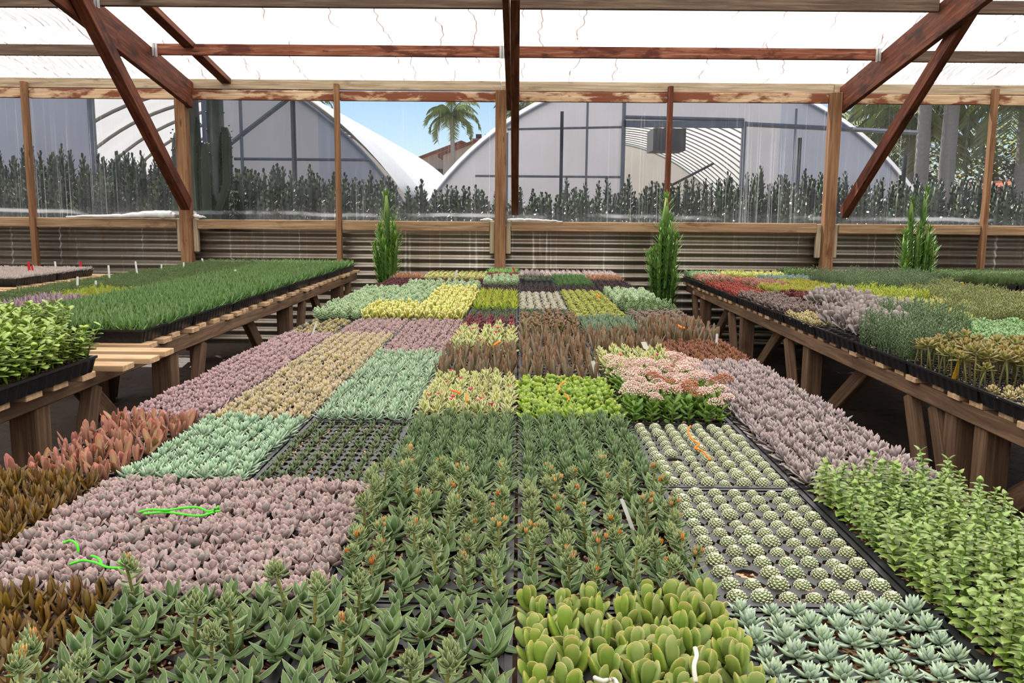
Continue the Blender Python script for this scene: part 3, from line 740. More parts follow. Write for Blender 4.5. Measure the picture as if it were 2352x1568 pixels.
def patch(kind, desc, cat, where, rects, z, nx, ny, stuff=False, skip=0.0, jit=.12, hole=True, sc=1.0, variants=None, vlabel=None, drop=0.0, spread=1.06):
    """trays side by side that hold one kind of plant; every plant in its own cell"""
    rects = [r for r in rects if visible(*r, z)]
    if not rects: return
    xs = sorted({round(r[0], 3) for r in rects}); ys = sorted({round(r[2], 3) for r in rects})
    multi = len(rects) > 1
    for (x0, x1, y0, y1) in sorted(rects, key=lambda r: (r[2], r[0])):
        ti, tj = xs.index(round(x0, 3)), ys.index(round(y0, 3))
        pos = ''
        if multi:
            if len(ys) > 1: pos = ' ' + ordw(tj + 1) + ' tray row'
            if len(xs) > 1: pos += (' ' if not pos else ', ') + ordw(ti + 1) + ' column'
        tray(x0, x1, y0, y1, z, nx, ny, f"black {'tray' if hole else 'flat'} of {desc}s {where}{',' if pos else ''}{pos}", y0 < 3.4 and hole, hole)
        for (cx, cy, i, j) in cells(nx, ny, x1 - x0, y1 - y0):
            if R_.random() < skip: continue
            PLANTS.append((y0 + (y1 - y0) * .5 + cy, kind, desc, cat, where, (x0 + x1) / 2 + cx * spread + R_.uniform(-jit, jit) * .04, (y0 + y1) / 2 + cy * (1 + (spread - 1) * .5) + R_.uniform(-jit, jit) * .04, z - .010 - drop, tj * ny + j + 1, ti * nx + i + 1, stuff, sc, variants, vlabel))

def plant_out():
    PLANTS.sort(key=lambda p: p[0])
    for (_, kind, desc, cat, where, x, y, z, row, col, stuff, sc, variants, vlabel) in PLANTS:
        s = SPEC[kind]
        vi = R_.choice(variants) if variants else R_.randrange(len(s['me']))
        rz = R_.uniform(0, 2 * PI); k = sc * R_.uniform(.86, 1.14)
        tx, ty = R_.uniform(-.10, .10), R_.uniform(-.10, .10)
        M = Matrix.Translation((x, y, z)) @ Matrix.Rotation(tx, 4, 'X') @ Matrix.Rotation(ty, 4, 'Y') @ Matrix.Rotation(rz, 4, 'Z') @ Matrix.Diagonal((k, k, k * R_.uniform(.92, 1.08), 1))
        a, b, w = px((x, y, z + .05))
        if not stuff and COUNT.get(kind, 0) < 300 and -40 < a < 2392 and b < 1650:
            COUNT[kind] = COUNT.get(kind, 0) + 1
            o = link(kind, s['me'][vi][None]); o.matrix_world = M
            d = vlabel[vi] if vlabel and vi in vlabel else desc
            tag(o, f"{d} {where}, {ordw(row)} row, {ordw(col)} from left", cat, f"{desc}s {where}")
            for pn, me in s['me'][vi].items():
                if pn is not None: link(pn, me, o)
        else:
            ac = STUFFACC.setdefault((kind, where, desc, cat), MB())
            Mn = np.array(M)
            mo = 0
            for pn, (V, F, A, MI) in s['flat'][vi].items():
                base = sum(len(s['mats'][q]) for q in list(s['mats'])[:list(s['mats']).index(pn)])
                W = V @ Mn[:3, :3].T + Mn[:3, 3]
                A2 = A.copy(); A2[:, 2] = (A2[:, 2] * .6 + R_.random() * .4)
                n0 = ac.n; ac.V.append(W); ac.A.append(A2); ac.n += len(W)
                ac.F.extend([[q + n0 for q in f] for f in F]); ac.M.extend([base + q for q in MI])
    for (kind, where, desc, cat), ac in STUFFACC.items():
        s = SPEC[kind]; mats = []
        for pn in s['mats']: mats += s['mats'][pn]
        o = build(ac, kind + '_carpet', mats, None, True, True)
        tag(o, f"dense carpet of {desc}s {where}", cat, None, 'stuff')

# ---- middle table
ZC = .71
CX = dict(a=(-1.045, -.815), b=(-.81, -.545), c=(-.54, -.275), d=(-.27, -.003), e=(.003, .283), f=(.287, .567), g=(.571, .862))
EY = [.61, 1.15, 1.685, 2.22, 2.76, 3.3, 3.84, 4.38, 4.92, 5.46, 6.0, 6.54, 7.08, 7.6, 8.06]
def rc(cols, r0, r1=None):
    r1 = r0 if r1 is None else r1
    return [(CX[c][0], CX[c][1], EY[r] + .003, EY[r + 1] - .003) for c in cols for r in range(r0, r1 + 1)]
def P(kind, desc, where, rects, nx=5, ny=10, z=ZC, cat='succulent', **k): patch(kind, desc, cat, where, rects, z, nx, ny, **k)

WV = {3: 'budding orange-flowered woolly succulent', 4: 'budless tall-stalked woolly succulent', 5: 'budding orange-flowered woolly succulent', 6: 'budding orange-flowered woolly succulent', 7: 'budding orange-flowered woolly succulent'}
P('woolly_rosette', 'leafy woolly green succulent', 'at table front', rc('cd', 0), 6, 11, sc=0.77, spread=1.09, variants=[0, 1, 2, 0, 1, 2, 0, 1, 4, 3], vlabel=WV)
P('woolly_rosette', 'leafy woolly green succulent', 'behind the bear paws', rc('de', 1), 6, 11, sc=0.77, spread=1.09, variants=[0, 1, 2, 0, 1, 3, 5, 6, 7, 4], vlabel=WV)
P('bear_paw_succulent', 'plump bear-paw succulent', 'with toothed leaves', rc('e', 0), 7, 12, sc=0.7)
P('blue_rosette', 'pointed blue-green rosette', 'beside the bear paws', rc('f', 0), 7, 13, sc=0.6)
P('stacked_crassula', 'lime stacked-leaf succulent', 'at table edge', rc('g', 0, 1), 7, 13, sc=0.82)
P('chocolate_succulent', 'brown folded-leaf succulent', 'at front corner', rc('b', 0), 7, 14, sc=0.66)
P('chocolate_succulent', 'brown folded-leaf succulent', 'by table edge', rc('a', 1), 7, 14, sc=0.66)
P('lavender_rosette', 'lavender pink-edged rosette', 'under green twine', rc('bc', 1), 8, 14, sc=0.64, spread=1.09)
P('cobweb_houseleek', 'round cobwebbed houseleek', 'in bare plug tray', rc('f', 1, 2), 7, 12, jit=.05, skip=.01, sc=0.64, spread=1.0)
P('felt_rosette', 'small dark pale-edged rosette', 'behind lavender rosettes', rc('c', 2), 7, 14, sc=0.74)
P('dark_green_rosette', 'upright dark green rosette', 'at mid table', rc('de', 2), 7, 13, sc=0.8)
P('mint_rosette', 'pale mint rosette', 'behind lavender rosettes', rc('b', 2), 7, 13, sc=0.75)
P('red_edged_succulent', 'reddish tongue-leaved succulent', 'by table edge', rc('a', 2), 6, 11, sc=0.76, skip=.06)
P('ghost_rosette', 'pinkish grey pointed rosette', 'along table edge', rc('g', 2, 3) + [(CX['g'][0], CX['g'][1], 2.763, 3.1)], 7, 13, sc=0.82)
P('mauve_rosette', 'dusky mauve rosette', 'along table edge', rc('a', 3, 5), 7, 14, sc=0.76)
P('tan_rosette', 'yellowish tan rosette', 'beside mauve rosettes', rc('b', 3, 5), 7, 14, sc=0.76)
P('pale_green_rosette', 'spiky pale green rosette', 'beside tan rosettes', rc('c', 3, 4), 7, 13, sc=0.8)
P('variegated_succulent', 'cream variegated succulent', 'beside lime rosettes', rc('d', 3), 7, 12, sc=0.74, vlabel={4: 'cerise-flowered cream variegated succulent'})
P('lime_rosette', 'broad lime green rosette', 'with orange twine', rc('e', 3), 7, 12, sc=0.74)
P('pink_flowered_crassula', 'pink-flowered thick-leaved succulent', 'in flowering tray', rc('f', 3), 6, 11, sc=0.85, vlabel={3: 'flowerless thick-leaved succulent'})
P('spotted_gasteria', 'tall spotted brown gasteria', 'behind lime rosettes', rc('de', 4), 6, 9, sc=0.9)
P('variegated_succulent', 'cream variegated succulent', 'behind pink flowers', rc('f', 4), 6, 11, sc=0.8, vlabel={4: 'cerise-flowered cream variegated succulent'})
P('russet_rosette', 'russet brown rosette', 'at table edge', [(CX['g'][0], CX['g'][1], 3.106, 3.62)], 7, 12, sc=0.76)
P('rose_rosette', 'dusty rose rosette', 'behind green rosettes', rc('c', 5) + rc('bc', 6), 7, 13, sc=0.78)
P('variegated_succulent', 'cream variegated succulent', 'before maroon rosettes', rc('d', 5), 5, 9, vlabel={4: 'cerise-flowered cream variegated succulent'})
P('spotted_gasteria', 'tall spotted brown gasteria', 'in second gasteria row', rc('ef', 5), 6, 9, sc=0.9)
P('spotted_gasteria', 'tall spotted brown gasteria', 'by table edge', [(CX['g'][0], CX['g'][1], 3.626, 4.1)], 6, 9)
P('pale_button_cactus', 'tiny tan button succulent', 'in sparse black tray', rc('a', 6), 6, 12, skip=.3, sc=.8, spread=1.0)
P('maroon_rosette', 'glossy maroon rosette', 'at mid table', rc('d', 6), 5, 9)
P('olive_paddle_plant', 'olive round-leaved succulent', 'behind gasterias', rc('e', 6), 5, 9)
P('sea_green_succulent', 'sea-green finger succulent', 'behind gasterias', rc('f', 6), 6, 10)
P('brown_grey_rosette', 'brownish grey rosette', 'near table edge', [(CX['g'][0], CX['g'][1], 4.106, 4.64)], 6, 10)
P('frosted_stonecrop', 'frosted blue-green stonecrop', 'at table side', rc('a', 7, 9) + rc('b', 8, 9), 5, 10, sc=1.15)
P('frosted_stonecrop', 'frosted blue-green stonecrop', 'behind cream bear paws', rc('bc', 10), 5, 10, sc=1.15)
P('cream_bear_paw', 'cream-edged bear-paw succulent', 'at table back', rc('b', 7) + rc('c', 7, 9), 6, 11)
P('green_haworthia', 'tiny dark haworthia', 'behind maroon rosettes', rc('de', 7), 6, 11)
P('apple_green_rosette', 'apple green rosette', 'behind sea-green fingers', rc('f', 7, 9), 6, 11)
P('club_stonecrop', 'green club-shaped stonecrop', 'at table side', [(CX['g'][0], CX['g'][1], 4.646, 5.1)], 6, 10)
P('frosted_stonecrop', 'frosted blue-green stonecrop', 'behind club stonecrops', [(CX['g'][0], CX['g'][1], 5.106, 5.6), (CX['g'][0], CX['g'][1], 5.606, 6.0)], 5, 10, sc=1.15)
P('lime_aloe', 'lime orange-tipped aloe', 'at table back', rc('d', 8, 9), 5, 10)
P('pebble_succulent', 'pebble-like grey succulent', 'at table back', rc('e', 8, 9), 6, 12)
P('dark_purple_seedling', 'dark purple seedling', 'among pale pumice', rc('defg', 10) + rc('g', 11), 6, 10)
P('wine_houseleek', 'wine-red houseleek', 'at back corner', rc('ab', 11) + rc('a', 10), 5, 10, sc=1.15)
P('wine_houseleek', 'wine-red houseleek', 'near white tag', rc('c', 11), 5, 10)
P('frosted_stonecrop', 'frosted blue-green stonecrop', 'before maroon row', rc('d', 11), 5, 10, sc=1.2)
P('green_haworthia', 'tiny dark haworthia', 'behind the empty tray', rc('e', 12), 6, 10, skip=.3)
P('grass_green_seedling', 'dense grass-green seedling', 'beside empty tray', rc('f', 11), 6, 11)
P('rosy_seedling', 'rosy brown seedling', 'at back corner', rc('a', 12) + rc('g', 12), 6, 11)
P('yellow_green_houseleek', 'yellow-green houseleek', 'at table back', rc('bc', 12) + rc('bc', 13), 6, 11)
P('maroon_rosette', 'glossy maroon rosette', 'at table back', rc('d', 12), 6, 10)
P('grass_green_seedling', 'dense grass-green seedling', 'in back corner', rc('fg', 12) if False else rc('f', 12), 6, 11)
P('bright_green_seedling', 'bright green seedling', 'beside the post', rc('d', 13), 6, 10, sc=1.2)
P('silver_seedling', 'silvery seedling', 'along table back', rc('efg', 13), 6, 10, sc=1.15)
tray(*rc('e', 11)[0], ZC, 6, 10, 'empty black plug tray among seedlings near the table back', False)

# ---- bench on the other side of the aisle, towards the photo's left
ZL = .79
LA = [(-1.69, -1.455), (-1.93, -1.695), (-2.17, -1.935)]
LY = [3.33 + .55 * i for i in range(9)]
def lr(xs, rows): return [(x[0], x[1], LY[r] + .003, LY[r + 1] - .003) for x in xs for r in rows]
P('green_aloe', 'narrow green aloe', 'on side bench', lr(LA, range(8)), 7, 14, ZL, hole=False, cat='aloe', sc=.86)
P('leafy_swedish_ivy', 'trailing yellow-green leafy plant', 'on bench end', [(-1.615, -1.345, 1.66, 2.19), (-1.615, -1.345, 2.2, 2.74), (-1.89, -1.62, 2.2, 2.74), (-1.98, -1.71, 2.75, 3.28)], 6, 11, ZL, sc=.84, hole=False, cat='plant')
P('lavender_spike_plant', 'pale purple spiky succulent', 'behind leafy plants', lr([(-2.45, -2.18)], (0, 1)), 6, 11, ZL, hole=False)
P('chartreuse_bush', 'chartreuse seedling', 'beside white tags', lr([(-2.45, -2.18)], (2,)), 6, 11, ZL, hole=False, sc=.45)
P('moss_green_bush', 'dark green seedling', 'beyond the aloes', lr([(-2.45, -2.18)], range(3, 8)) + lr([(-2.73, -2.46)], range(1, 8)), 8, 16, ZL, stuff=True, hole=False, sc=.5)
FL = [(-3.55, -3.28), (-3.83, -3.56), (-4.11, -3.84), (-4.39, -4.12)]
P('silver_seedling', 'pinkish white seedling', 'on the farthest bench', [(x[0], x[1], 5.65 + .54 * r, 6.17 + .54 * r) for x in FL for r in range(2)], 8, 16, .80, stuff=True, hole=False, sc=.8)

# ---- bench on the photo's right
ZR = .69
RX = [(1.52 + .285 * i, 1.80 + .285 * i) for i in range(6)]
RY = [2.3 + .54 * i for i in range(11)] + [8.08]
def rr_(*cr): return [(RX[c][0], RX[c][1], RY[r] + .003, RY[r + 1] - .003) for c, r in cr]
B = 'on right bench'
P('pale_button_cactus', 'tiny tan button succulent', 'at right bench front', rr_((0, 0), (1, 0)), 5, 10, ZR, skip=.25, sc=1.2)
P('stalked_rosette', 'stalked olive rosette', 'beside yellow tag', rr_((0, 1), (1, 1)), 6, 11, ZR)
P('pencil_bush', 'fine grey-green bushy succulent', 'at bench edge', rr_((0, 2), (1, 3)), 5, 9, ZR)
P('silver_paddle_plant', 'silver paddle-leaved succulent', B, rr_((0, 3), (1, 4), (1, 5)), 4, 8, ZR, sc=1.0)
P('pale_button_cactus', 'tiny tan button succulent', 'beside silver paddles', rr_((0, 4)), 5, 10, ZR, skip=.1, sc=1.4)
P('taupe_rosette', 'taupe curled rosette', 'at bench edge', rr_((0, 5), (0, 6)), 5, 9, ZR)
P('scarlet_stonecrop', 'scarlet stonecrop', 'at bench edge', rr_((0, 7), (0, 8), (1, 9)), 6, 11, ZR)
P('pink_stonecrop', 'pinkish stonecrop', 'at bench edge', rr_((0, 9), (1, 8)), 6, 11, ZR)
P('pale_mint_stonecrop', 'pale mint stonecrop', 'at bench corner', rr_((0, 10)), 6, 10, ZR)
P('pale_mint_stonecrop', 'pale mint stonecrop', 'beside bushy succulents', rr_((1, 2), (2, 2), (2, 3), (3, 2), (3, 1), (2, 1), (3, 3)), 6, 11, ZR)
P('dark_red_houseleek', 'dark red houseleek', 'behind silver paddles', rr_((1, 6)), 5, 9, ZR)
P('gold_stonecrop', 'golden green stonecrop', 'at mid bench', rr_((1, 7), (2, 7), (2, 8)), 6, 11, ZR, sc=1.2)
P('cream_rosette', 'cream starry rosette', 'at mid bench', rr_((2, 4), (2, 5), (3, 5)), 5, 10, ZR, sc=1.05)
P('chartreuse_bush', 'chartreuse seedling', 'behind cream rosettes', rr_((2, 6), (3, 6)), 6, 10, ZR)
P('olive_bush', 'olive red-tinged seedling', 'along far side', rr_((3, 4), (4, 3), (4, 4), (4, 5), (5, 4), (5, 5), (5, 6), (4, 6), (5, 7)), 6, 11, ZR, stuff=True)
P('pencil_bush', 'fine grey-green bushy succulent', 'near bench back', rr_((3, 7), (3, 8), (4, 7), (4, 8), (5, 8)), 6, 10, ZR, stuff=True, sc=.95)
P('cream_rosette', 'cream starry rosette', 'at bench back', rr_((1, 10), (2, 10)), 5, 10, ZR)
P('steel_blue_stonecrop', 'steel blue stonecrop', 'near bench back', rr_((2, 9), (3, 9)), 6, 11, ZR, sc=1.1)
P('moss_green_bush', 'dark green seedling', 'at bench back', rr_((3, 10)), 6, 10, ZR, stuff=True, sc=1.0)
P('bronze_aloe', 'bronze aloe', 'at bench back', rr_((4, 10), (5, 10), (4, 9), (5, 9)), 5, 9, ZR)
P('moss_green_bush', 'mid green seedling', 'on far bench', [(3.72 + .285 * i, 4.0 + .285 * i, 7.0, 7.53) for i in range(3)] + [(3.72 + .285 * i, 4.0 + .285 * i, 7.54, 8.05) for i in range(3)], 7, 14, .72, stuff=True, hole=False, sc=.75)
plant_out()

# ------------------------------------------------------------------ benches
def bench(label, xa, xb, y0, y1, zt, bents, slat_mat, sgn, extra=()):
    """xa: aisle edge, xb: far edge; zt: top of the slats"""
    t = empty('slatted_bench', ((xa + xb) / 2, (y0 + y1) / 2, 0)); tag(t, label, 'bench', 'slatted nursery benches')
    n = max(2, int((y1 - y0) / .155))
    for i in range(n + 1):
        y = y0 + (y1 - y0) * i / n + R_.uniform(-.012, .012); e = R_.uniform(-.02, .015) + ((.145 if y > 2.76 else .08) if sgn > 0 and xa < -1.3 and xa > -2 and y < 3.34 else 0)
        timber('slat', (xa + sgn * e, y, zt - .011), (xb, y, zt - .011), .085, .021, slat_mat, t, bev=.002)
    ib = xa - sgn * .028
    zb = zt - .021
    for xx in (ib, xb + sgn * .1): timber('side_beam', (xx, y0 - .02, zb - .032), (xx, y1 + .02, zb - .032), .038, .064, W_BENCH, t)
    for y in bents:
        timber('cross_beam', (ib - sgn * .02, y + .062, zb - .032), (xb + sgn * .12, y + .062, zb - .032), .038, .062, W_BENCH, t)
        for xx, q in ((ib - sgn * .04, 1), (xb + sgn * .15, 0)):
            timber('leg', (xx, y, zb - .064), (xx, y, 0), .085, .085, W_BENCH if q else W_DARK, t)
            if y + .32 < y1:
                timber('strut', (xx + sgn * .03 * q, y + .34, zb - .068), (xx + sgn * .03 * q, y + .085, .02), .042, .07, W_BENCH, t)
            if y - .66 > y0 - .5:
                timber('brace', (xx - sgn * .062, y - .62, zb - .07), (xx - sgn * .062, y + .02, .12), .036, .085, W_BENCH if q else W_DARK, t)
    for e in extra: timber(e[0], e[1], e[2], e[3], e[4], W_BENCH, t)
    return t
bench('long slatted bench between the two aisles, covered by the mosaic of succulent trays', .885, -1.05, .45, 8.02, .657, [1.2, 2.7, 4.2, 5.7, 7.3], W_SLAT, 1)
bench('slatted bench of green aloes and yellow-green leafy plants beside the aisle', -1.44, -2.85, 1.3, 7.78, .737, [1.35, 2.62, 3.66, 5.58, 7.2], W_SLAT, 1)
bench('slatted bench with bushy grey-green succulents and silver paddles', 1.54, 3.26, 2.1, 8.03, .637, [2.88, 3.07 + .02, 4.70, 6.08, 7.45], W_SLAT, -1)
bench('far slatted bench under pinkish white seedlings with red tags', -3.2, -4.5, 4.6, 6.85, .748, [5.0, 6.5], W_SLAT, 1)
bench('far slatted bench of mid green seedlings against the corrugated wall', 3.68, 4.75, 6.9, 8.02, .668, [7.1, 7.9], W_SLAT, -1)

# ------------------------------------------------------------------ shell
YW = 8.2
fl = MB(); fl.box((-8, -5.5, -.12), (8, 8.6, 0)); o = build(fl, 'floor', mk_floor()); tag(o, 'bare dark dirt floor under the benches', 'floor', None, 'structure')
gr = MB(); gr.box((-90, 8.6, -.14), (90, 160, -.01)); o = build(gr, 'ground', mk_ground()); tag(o, 'dry ground outside the greenhouse', 'ground', None, 'structure')
cw = MB(); V = []; F = []; pit = .0775; nz = 16 * 10
zs = [-.0 + 1.14 * i / nz for i in range(nz + 1)]
for z in zs:
    y = YW + .022 + .012 * math.sin(2 * PI * z / pit + 1.2)
    V += [(-7.9, y, z), (7.9, y, z)]
for i in range(nz): a = i * 2; F.append((a, a + 1, a + 3, a + 2))
cw.add(V, F)
o = build(cw, 'wall_back', mk_corr(), None, True); tag(o, 'corrugated galvanised iron wall below the clear film', 'wall', None, 'structure')
sol = o.modifiers.new('thick', 'SOLIDIFY'); sol.thickness = .002
PANE = mk_pane()
posts = [-7.48, -5.98, -4.52, -3.09, -1.67, -.175, 1.36, 2.855, 4.29, 5.82, 7.3]
for i in range(len(posts) - 1):
    a = MB(); xa, xb = posts[i], posts[i + 1]; V = []; F = []
    n = 12
    for j in range(5):
        for k in range(n + 1):
            V.append((xa + (xb - xa) * k / n, YW + .05 + .004 * math.sin(k * 1.7 + i) * math.sin(PI * j / 4), 1.10 + 1.32 * j / 4))
    for j in range(4):
        for k in range(n): q = j * (n + 1) + k; F.append((q, q + 1, q + n + 2, q + n + 1))
    a.add(V, F); o = build(a, 'window_%d' % (i + 1), PANE, None, True); tag(o, None, None, None, 'structure')
# roof
def zroof(Y): return 2.455 + .17 * (YW - Y)
rf = MB(); V = []; F = []
nx_ = 2
for j, Y in enumerate((8.32, 4, 0, -5.4)):
    for x in (-7.9, 7.9): V.append((x, Y, zroof(Y) + .015))
for j in range(3): F.append((2 * j, 2 * j + 1, 2 * j + 3, 2 * j + 2))
rf.add(V, F); o = build(rf, 'ceiling', mk_roof(), None, False); tag(o, 'translucent white fibreglass roofing with brown drip lines', 'ceiling', None, 'structure')
for nm, x in (('wall_left', -7.9), ('wall_right', 7.9)):
    w = MB(); w.add([(x, -5.4, 0), (x, 8.3, 0), (x, 8.3, 2.46), (x, -5.4, zroof(-5.4))], [(0, 1, 2, 3)]); tag(build(w, nm, SIDE), None, None, None, 'structure')
w = MB(); w.add([(-7.9, -5.4, 0), (7.9, -5.4, 0), (7.9, -5.4, zroof(-5.4)), (-7.9, -5.4, zroof(-5.4))], [(0, 1, 2, 3)]); tag(build(w, 'wall_front', SIDE), None, None, None, 'structure')

# ------------------------------------------------------------------ timber frame
def T(name, p0, p1, w, h, mat, label, cat, group=None, up=(0, 0, 1), **k):
    return tag(timber(name, p0, p1, w, h, mat, None, up, **k), label, cat, group)
WHERE = {-3.09: 'beside the tall cactus outside', -.175: 'above the table back, between the two hoop houses', 2.855: 'behind the right bench', -4.52: 'behind the farthest bench', -1.67: 'above the aloe bench end', 1.36: 'above the round-topped euphorbia', 4.29: 'past the forked euphorbia'}
for x in posts:
    if abs(x) > 5: continue
    main = x in (-3.09, -.175, 2.855)
    if main:
        T('wall_post', (x, YW - .055, 0), (x, YW - .055, 2.353), .1, .1, W_POST, 'thick square timber post ' + WHERE[x], 'post', 'wall posts', up=(0, 1, 0))
        for s in (-1, 1):
            T('cleat', (x + s * .075, YW - .025, .86 + .02 * R_.random()), (x + s * .075, YW - .025, 1.176), .045, .05, W_TAN, ('short timber cleat ' + ('left' if s < 0 else 'right') + ' of the post ' + WHERE[x]), 'cleat', 'sill cleats', up=(0, 1, 0))
    else:
        T('wall_stud', (x, YW - .055, 0), (x, YW - .055, 2.40), .045, .07, W_POST if x != 1.36 else W_STAIN, 'thin upright timber stud ' + WHERE[x], 'stud', 'wall studs', up=(0, 1, 0))
ep = [-7.48, -4.52, -3.09, -1.67, -.175, 1.36, 2.855, 4.29, 7.3]
nm = ['beyond the frame', 'below the rolled sheeting', 'above the aloes', 'behind the left euphorbia', 'right of the middle post', 'left of the right post', 'behind the forked euphorbia', 'at the far end']
for i in range(8):
    a, b = ep[i], ep[i + 1]
    ga = .1 if a in (-3.09, -.175, 2.855) else .025; gb = .1 if b in (-3.09, -.175, 2.855) else .025
    q = R_.uniform(-.006, .006)
    T('sill_board', (a + ga, YW - .03, 1.133 + q), (b - gb, YW - .03, 1.133 + q), .06, .088, W_SILL, 'weathered sill board on the corrugated wall ' + nm[i], 'board', 'sill boards')
    g2 = .052 if ga > .05 else .024; h2 = .052 if gb > .05 else .024
    T('header_board', (a + g2, YW - .015, 2.302 + q), (b - h2, YW - .015, 2.302 + q), .04, .086, W_HEAD, 'red-stained patchy header board over the film ' + nm[i], 'board', 'header boards')
for i, (a, b) in enumerate(((-7.6, -3.092), (-3.088, -.177), (-.173, 2.853), (2.857, 7.6))):
    T('top_plate', (a, YW + .02, 2.398), (b, YW + .02, 2.398), .05, .088, W_TAN, 'pale weathered top plate under the roof edge, ' + ['far left bay', 'bay left of the middle post', 'bay right of the middle post', 'far right bay'][i], 'board', 'top plates')
def hanger(x, Y, z, par):
    m = MB(); m.box((-.035, -.004, -.05), (.035, 0, .05)); m.box((-.035, -.05, -.05), (-.031, 0, .05))
    o = build(m, 'metal_hanger', plain('zinc', (206, 206, 204), .4, .5, .4), par); o.matrix_world = Matrix.Translation((x, Y, z))
    return o
raf = {-3.015: 'above the tall cactus', -.1: 'in line with the middle post', 2.93: 'above the right hoop house'}
for x, wh in raf.items():
    t = tag(timber('roof_rafter', (x, 8.19, zroof(8.19) - .165), (x, .6, zroof(.6) - .165), .045, .235, W_STAIN), 'deep red-brown rafter sloping up from the wall post ' + wh, 'rafter', 'rafters')
    bx = {-3.015: -3.045, -.1: -.04, 2.93: 2.995}[x]; b0 = 8.035 if x < -1 else 8.14
    T('knee_brace', (bx, b0, 1.30 if x < -1 else 1.28), (bx + (.108 if x < -1 else 0), 6.0, 2.68), .085 if x < -1 else .064, .115, W_STAIN, 'slanting timber brace from the wall post to the rafter ' + wh, 'brace', 'knee braces')
for x, ya, yb, wh in ((-2.69, 8.3, 3, 'between the tall cactus and the thin stud'), (-.08, 8.0, 7.1, 'short one behind the middle brace')):
    T('roof_batten', (x, ya, zroof(ya) - .03), (x, yb, zroof(yb) - .03), .09 if x < -1 else .035, .05 if x < -1 else .15, W_STAIN, 'red-brown roof batten under the white roofing, ' + wh, 'batten', 'roof battens')
bays = [(-7.6, -3.04), (-2.99, -.125), (-.075, 2.905), (2.955, 7.6)]
bn = ['far left bay', 'bay left of the middle rafter', 'bay right of the middle rafter', 'far right bay']
for i, (a, b) in enumerate(bays):
    for Y, nmx, mt in ((7.32, 'lower', W_PURL if 0 < i < 3 else W_GREY), (6.36, 'upper', W_GREY)):
        z = zroof(Y) - .062 - (.012 if i in (0, 3) else 0)
        o = T('roof_purlin', (a, Y, z), (b, Y, z), .04, .088, mt, nmx + ' roof purlin across the ' + bn[i] + ' under the white roofing', 'purlin', 'roof purlins')
def plate(x, Y, z, wh):
    m = MB(); m.box((-.022, -.003, -.05), (.022, .001, .05)); m.box((-.003, -.003, -.05), (.001, .04, .05))
    o = build(m, 'joist_hanger', plain('zinc', (206, 206, 204), .4, .5, .4)); o.location = (x, Y, z)
    tag(o, 'small galvanised joist hanger ' + wh, 'bracket', 'joist hangers')
plate(-2.965, 7.296, zroof(7.3) - .07, 'where the lower purlin meets the rafter by the tall cactus')
plate(-.15, 7.296, zroof(7.3) - .07, 'where the lower purlin meets the middle rafter')
plate(2.88, 7.296, zroof(7.3) - .07, 'where the lower purlin meets the rafter over the right bench')
plate(-2.965, 6.336, zroof(6.34) - .07, 'where the upper purlin meets the rafter by the tall cactus')

# rolled sheeting on the sill
def roll(label, pts, rad):
    m = MB(); n = 26; P = []; Rr = []
    for i in range(n + 1):
        t = i / n * (len(pts) - 1); k = min(int(t), len(pts) - 2); u = t - k
        p = [pts[k][j] * (1 - u) + pts[k + 1][j] * u for j in range(3)]
        P.append((p[0], p[1], p[2] + NR.uniform(-.003, .003))); Rr.append((rad[k] * (1 - u) + rad[k + 1] * u) * NR.uniform(.9, 1.1))
    m.tube(P, Rr, 10); o = build(m, 'plastic_roll', ROLLM, None, True); tag(o, label, 'plastic sheeting', 'rolled sheeting on the sill'); return o
roll('long white plastic sheeting rolled on the sill beside the tall cactus', [(-4.2, 8.12, 1.186), (-3.7, 8.12, 1.194), (-3.38, 8.11, 1.212), (-3.22, 8.1, 1.212), (-3.18, 8.1, 1.2)], [.006, .018, .036, .034, .02])
roll('crumpled end of white sheeting on the sill above the aloes', [(-3.005, 8.12, 1.2), (-2.9, 8.12, 1.19)], [.022, .006])
roll('scrap of white sheeting on the sill left of the middle post', [(-.36, 8.12, 1.185), (-.3, 8.12, 1.193), (-.245, 8.12, 1.187)], [.004, .014, .008])
roll('thin white sheeting on the sill right of the middle post', [(-.11, 8.12, 1.192), (.12, 8.12, 1.192), (.4, 8.12, 1.182)], [.014, .012, .004])

# bright patches on the dirt: light put in as flat pale shapes
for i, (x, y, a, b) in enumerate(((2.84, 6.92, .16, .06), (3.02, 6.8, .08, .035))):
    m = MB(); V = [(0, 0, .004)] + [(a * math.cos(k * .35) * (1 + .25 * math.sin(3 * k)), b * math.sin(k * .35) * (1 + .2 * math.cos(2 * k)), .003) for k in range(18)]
    m.add(V, [(0, k + 1, (k + 1) % 18 + 1) for k in range(18)]); t_ = NT('painted_light_patch') if i == 0 else None
    if i == 0: LIGHTP = t_.done(t_.bsdf(srgb((224, 222, 216)), .6, .3))
    o = build(m, 'bright_patch', LIGHTP, None, True); o.location = (x, y, 0); tag(o, ['larger', 'smaller'][i] + ' painted patch of bright light on the dirt under the right bench', 'scrap', 'painted bright patches on the dirt')  # filed under scrap, but only light painted as flat pale shapes

